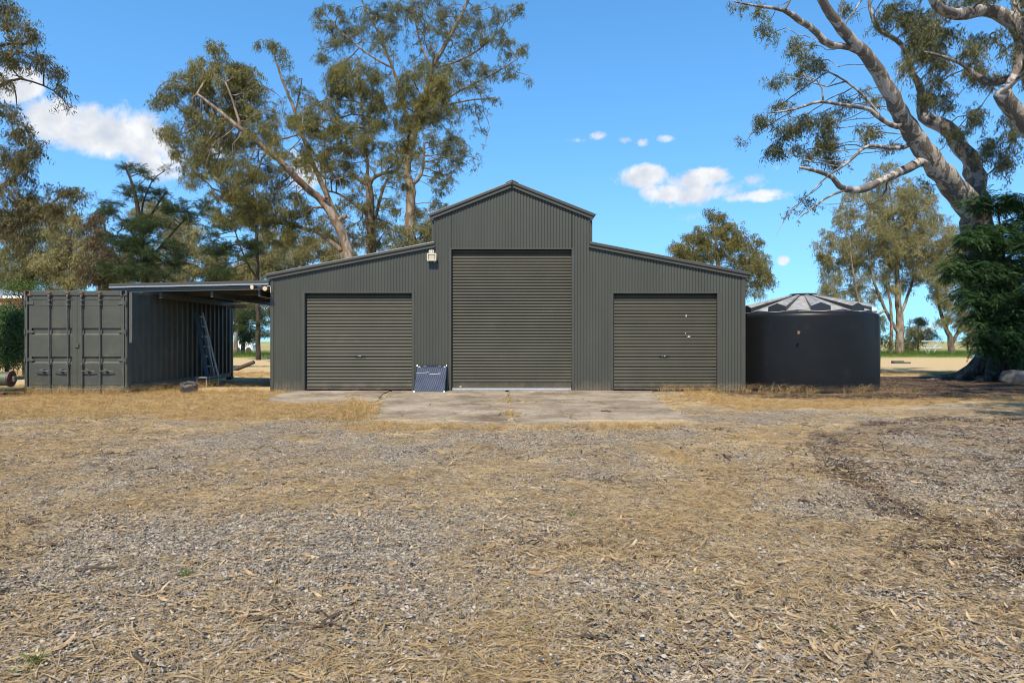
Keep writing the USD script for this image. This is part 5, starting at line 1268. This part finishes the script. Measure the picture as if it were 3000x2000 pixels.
wf = thing('wire_fence', (-32, 60, 0), 'low post and wire fence in long grass seen beyond the carport', 'fence')
fxs = [P(u, 0, 60)[0] for u in (560, 640, 691, 760, 840)]
for x in fxs:
    z = float(gz(x, 60.)); put(wf, 'post', tube([(x, 60, z - .1), (x, 60, z + 1.15)], .05, 8), M['darkwood'])
for h_ in (.4, .75, 1.1):
    put(wf, 'wire', tube([(x, 60, float(gz(x, 60.)) + h_) for x in fxs], .008, 5), M['wire'])

# ------------------------------------------------------------------ loose ground cover
GR = np.random.default_rng(99)


def in_view(x, y, pad=1.0):
    return np.abs(x) < y * .80 + pad


def blocked(x, y):
    """where nothing should be scattered: in the shed, the container or the tank"""
    return ((x > XL - .05) & (x < XR + .05) & (y > WY - .02) & (y < WY + DEPTH)) | ((x > CX0) & (x < CX1 - .1) & (y > CY0 + .06) & (y < CY1)) | (np.hypot(x - TX, y - TY) < TR - .02)


def on_slab(x, y):
    m = np.zeros(len(x), bool)
    import shapely
    for s in SL:
        m |= shapely.contains_xy(Polygon(s).buffer(-.05), x, y)
    return m


def scatter(n, y0, y1, power=1.0, pad=.8):
    """random ground points in the wedge the yard fills, denser towards the near end"""
    y = y0 + (y1 - y0) * GR.uniform(0, 1, n) ** power
    x = GR.uniform(-1, 1, n) * (y * .80 + pad)
    return x, y


def stones_patch(seed, n=75, R=.2):
    r = np.random.default_rng(seed); ms = []
    o = np.array([[1, 0, 0], [-1, 0, 0], [0, 1, 0], [0, -1, 0], [0, 0, 1], [0, 0, -1.]]); f = np.array([[0, 2, 4], [2, 1, 4], [1, 3, 4], [3, 0, 4], [2, 0, 5], [1, 2, 5], [3, 1, 5], [0, 3, 5]])
    for k in range(n):
        a, q = r.uniform(0, 6.28), R * math.sqrt(r.uniform()); s = .0042 + .0075 * r.uniform() ** 2
        v = (o + r.normal(0, .22, (6, 3))) * s * np.array([r.uniform(.8, 1.5), r.uniform(.7, 1.2), r.uniform(.5, .85)]); t = r.uniform(0, 6.28); c, s2 = math.cos(t), math.sin(t)
        v = v @ np.array([[c, s2, 0], [-s2, c, 0], [0, 0, 1]]) + [q * math.cos(a), q * math.sin(a), s * .3]
        ms.append((v, f))
    return cat(*ms)


def strip(p, w, nrm_jit, r):
    """a bent narrow blade lying along the polyline p"""
    p = np.asarray(p); t = np.gradient(p, axis=0); s = np.cross(t, [0, 0, 1.] + nrm_jit); s /= np.maximum(np.linalg.norm(s, axis=1, keepdims=True), 1e-9)
    v = np.empty((2 * len(p), 3)); v[0::2] = p - s * w[:, None] / 2; v[1::2] = p + s * w[:, None] / 2
    i = np.arange(len(p) - 1) * 2
    return v, np.vstack([np.stack([i, i + 1, i + 3], 1), np.stack([i, i + 3, i + 2], 1)])


def straw_patch(seed, n=42, R=.26, l0=.025, l1=.2):
    r = np.random.default_rng(seed); ms = []
    for k in range(n):
        a, q = r.uniform(0, 6.28), R * math.sqrt(r.uniform()); L = l0 + (l1 - l0) * r.uniform() ** 1.6; d = r.uniform(0, 6.28); bend = r.normal(0, .35)
        t = np.linspace(-.5, .5, 4); x = t * L; y = bend * L * (t ** 2); z = .004 + r.uniform(0, .022) * (1 - 4 * t ** 2) * r.uniform(0, 1) + t * r.normal(0, .05) * L + .004
        c, s = math.cos(d), math.sin(d)
        p = np.stack([q * math.cos(a) + x * c - y * s, q * math.sin(a) + x * s + y * c, np.maximum(z, .002)], 1)
        ms.append(strip(p, r.choice([.0014, .002, .003, .005], p=[.35, .35, .22, .08]) * np.array([.8, 1, 1, .5]), r.normal(0, .4, 3), r))
    return cat(*ms)


def leaf_patch(seed, n=6, R=.3):
    r = np.random.default_rng(seed); ms = []
    for k in range(n):
        a, q = r.uniform(0, 6.28), R * math.sqrt(r.uniform()); L = r.choice([.035, .06, .085, .11, .14], p=[.2, .28, .26, .18, .08]) * r.uniform(.85, 1.15); d = r.uniform(0, 6.28); bend = r.normal(0, .55)
        t = np.linspace(-.5, .5, 6); x = t * L; y = bend * L * (t ** 2); z = .006 + r.uniform(0, .016) * 4 * t ** 2 + t * r.normal(0, .12) * L
        c, s = math.cos(d), math.sin(d)
        p = np.stack([q * math.cos(a) + x * c - y * s, q * math.sin(a) + x * s + y * c, np.maximum(z, .003) + .004], 1)
        ms.append(strip(p, L * r.uniform(.10, .19) * np.array([.18, .8, 1, .9, .55, .06]), r.normal(0, .3, 3), r))
    return cat(*ms)


def bark_patch(seed, n=16, R=.3):
    r = np.random.default_rng(seed); ms = []
    for k in range(n):
        a, q = r.uniform(0, 6.28), R * math.sqrt(r.uniform()); L = r.uniform(.03, .14); d = r.uniform(0, 6.28)
        t = np.linspace(-.5, .5, 3); c, s = math.cos(d), math.sin(d)
        p = np.stack([q * math.cos(a) + t * L * c, q * math.sin(a) + t * L * s, .006 + r.uniform(0, .02) * (1 - 4 * t ** 2)], 1)
        ms.append(strip(p, r.uniform(.006, .018) * np.array([.6, 1, .7]), r.normal(0, .4, 3), r))
    return cat(*ms)


def tuft(seed, n=26, R=.10, h0=.05, h1=.16, flop=.8):
    r = np.random.default_rng(seed); ms = []
    for k in range(n):
        a, q = r.uniform(0, 6.28), R * math.sqrt(r.uniform()); h = r.uniform(h0, h1); d = r.uniform(0, 6.28); fl2 = r.uniform(.2, flop) * h * 1.6
        t = np.linspace(0, 1, 4); z = h * (t - .55 * flop * t ** 2.5); o = fl2 * t ** 1.7
        p = np.stack([q * math.cos(a) + o * math.cos(d), q * math.sin(a) + o * math.sin(d), z - .005], 1)
        ms.append(strip(p, r.uniform(.002, .0042) * np.array([1, 1, .75, .15]), np.array([math.cos(d) * 2, math.sin(d) * 2, 0]) + r.normal(0, .3, 3), r))
    return cat(*ms)


def spread(name, label, cat_, meshes, mat, x, y, smin, smax, zoff=0.0, tilt=.06):
    keep = ~blocked(x, y); x, y = x[keep], y[keep]; n = len(x)
    z = gz(x, y) + zoff
    s_ = on_slab(x, y); z = np.where(s_, np.interp(y, [9.5, 16.4], [-.004, .034]), z)
    protos_under('/World', name, meshes, mat, np.stack([x, y, z], 1), yaw_quat(GR.uniform(0, 6.28, n), GR.normal(0, tilt, n), GR.uniform(0, 6.28, n)), GR.uniform(smin, smax, n), GR.integers(0, len(meshes), n), label, cat_, 'stuff')


x, y = scatter(7200, 1.9, 12.0, 1.25)
sw, dk, gn_ = masks(x, y); k = ~on_slab(x, y) & (GR.uniform(size=len(x)) > .55 * sw)
spread('gravel', 'loose grey and brown gravel over the yard', 'gravel', [stones_patch(k_) for k_ in range(6)], M['stone'], x[k], y[k], .8, 1.25)
x, y = scatter(15000, 1.9, 16.2, 1.15)
sw, dk, gn_ = masks(x, y); k = (GR.uniform(size=len(x)) < np.clip(.10 + 1.0 * sw, 0, 1) * (1 - .6 * dk)) & (~on_slab(x, y) | (GR.uniform(size=len(x)) < .05))
spread('straw_litter', 'pale broken straw lying flat over the gravel', 'straw', [straw_patch(100 + k_) for k_ in range(8)], M['straw'], x[k], y[k], .8, 1.25)
x, y = scatter(4600, 1.9, 15.5, 1.2)
q_ = meshkit.fbm(np.stack([x * .8, y * .8, 0 * x], -1), 3, 21); k = (GR.uniform(size=len(x)) < 1.15 * sm(q_, .44, .68) + .07) & (~on_slab(x, y) | (GR.uniform(size=len(x)) < .12))
spread('leaf_litter', 'pale curled gum leaves fallen over the yard', 'fallen leaves', [leaf_patch(200 + k_) for k_ in range(8)], M['litter'], x[k], y[k], .65, 1.1)
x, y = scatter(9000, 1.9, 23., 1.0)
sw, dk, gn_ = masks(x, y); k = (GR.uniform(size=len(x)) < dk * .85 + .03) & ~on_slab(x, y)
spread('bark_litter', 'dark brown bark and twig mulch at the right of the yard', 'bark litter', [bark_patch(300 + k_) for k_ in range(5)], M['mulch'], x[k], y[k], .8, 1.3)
x, y = scatter(34000, 6.5, 27, .9, 2.)
sw, dk, gn_ = masks(x, y); k = (GR.uniform(size=len(x)) < sm(sw, .62, .95) * (1 - dk)) & ~on_slab(x, y)
spread('dry_grass', 'short golden dry grass around the container, slabs and tank', 'dry grass', [tuft(400 + k_) for k_ in range(6)], M['grass'], x[k], y[k], .55, 1.15)
x, y = scatter(1500, 2.0, 6.5, 1.0)
sw, dk, gn_ = masks(x, y); k = GR.uniform(size=len(x)) < sm(sw, .5, .8) * .5
spread('straw_tufts', 'small dry grass tufts rooted in the near gravel', 'dry grass', [tuft(430 + k_, 16, .06, .03, .09, 1.) for k_ in range(4)], M['grass'], x[k], y[k], .7, 1.2)
# long dry stems along the container, shed foot and tank
ex, ey = [], []
for (ax_, ay_, bx_, by_, n_) in ((-12.2, 15.25, -9.0, 15.2, 150), (-9.0, 15.3, -8.3, 19, 60), (-8.8, 16.0, -6.3, 16.2, 70), (3.6, 16.3, 5.9, 16.3, 60), (5.9, 15.9, 9.6, 15.75, 70), (-14.5, 14.4, -11.8, 15.0, 90), (-3.2, 13.4, -2.5, 10.3, 90)):
    t = GR.uniform(0, 1, n_); ex += list(ax_ + (bx_ - ax_) * t + GR.normal(0, .12, n_)); ey += list(ay_ + (by_ - ay_) * t - np.abs(GR.normal(0, .16, n_)))
spread('long_grass', 'long bleached grass stems at the foot of the container, barn and tank', 'dry grass', [tuft(450 + k_, 12, .10, .12, .42, .75) for k_ in range(5)], M['grass'], np.array(ex), np.array(ey), .6, 1.15)
x = GR.uniform(4, 62, 4200) * np.where(GR.uniform(size=4200) < .5, -1, 1); y = GR.uniform(49, 66, 4200)
k = (np.abs(x) > 12)
spread('green_grass', 'band of long green grass under the far trees', 'grass', [tuft(470 + k_, 34, .45, .2, .6, .6) for k_ in range(4)], M['weed'], x[k], y[k], .8, 1.5)

# single things lying in the yard
def stick(u, v, u2, v2, w, label, bend=.02, mat='darkwood'):
    Ya, Yb = CAMZ * FPX / (v - 1000), CAMZ * FPX / (v2 - 1000)
    a_, b_ = np.array([(u - 1500) / FPX * Ya, Ya]), np.array([(u2 - 1500) / FPX * Yb, Yb]); n_ = np.array([-(b_ - a_)[1], (b_ - a_)[0]])
    pts = []
    for j, t in enumerate(np.linspace(0, 1, 7)):
        q = a_ + (b_ - a_) * t + n_ * bend * math.sin(t * 5 + u); pts.append([q[0], q[1], float(gz(q[0], q[1])) + w + .004 + (.012 if j in (2, 3) else 0)])
    put('/World', 'fallen_stick', tube(pts, np.linspace(w, w * .6, 7), 7), M[mat], True, label=label, cat='stick')


stick(222, 1672, 345, 1662, .011, 'longest dark stick lying level in the left gravel')
stick(405, 1908, 438, 1962, .010, 'dark crooked stick near the bottom left of the yard', .12)
stick(300, 1603, 325, 1604, .012, 'short thick dark twig in the gravel at left beyond the longest stick')
stick(55, 1597, 115, 1592, .008, 'thin brown twig at the far left gravel edge')
stick(2120, 1337, 2137, 1352, .016, 'short dark stick beside the darker track at right')
stick(1790, 1118 + 90, 1760, 1206, .014, 'small dark stick lying on the right slab')
stick(2342, 1468, 2388, 1482, .012, 'bent dark twig in the gravel right of centre')


def weed(u, v, h, n, label):
    Y = CAMZ * FPX / (v - 1000); x_ = (u - 1500) / FPX * Y
    vv_, ff_ = tuft(int(u), n, .035, h * .5, h, .7)
    put('/World', 'grass_tuft', (vv_ + [x_, Y, float(gz(x_, Y))], ff_), M['weed'], label=label, cat='grass tuft')


weed(105, 1945, .10, 60, 'green grass tuft in the gravel at the bottom left corner')
weed(75, 1965, .06, 30, 'smaller green tuft beside the bottom left corner tuft')
weed(545, 1685, .09, 40, 'olive green tuft in the left gravel beyond the crooked stick')
weed(1545, 1855, .06, 16, 'few green blades in the gravel just right of the bottom centre')
weed(2425, 1875, .05, 30, 'small green weed in the gravel at bottom right')
weed(2452, 1857, .05, 24, 'second small green weed just behind the one at bottom right')
weed(1675, 1505, .09, 30, 'yellowish green weed in the gravel at mid right of centre')
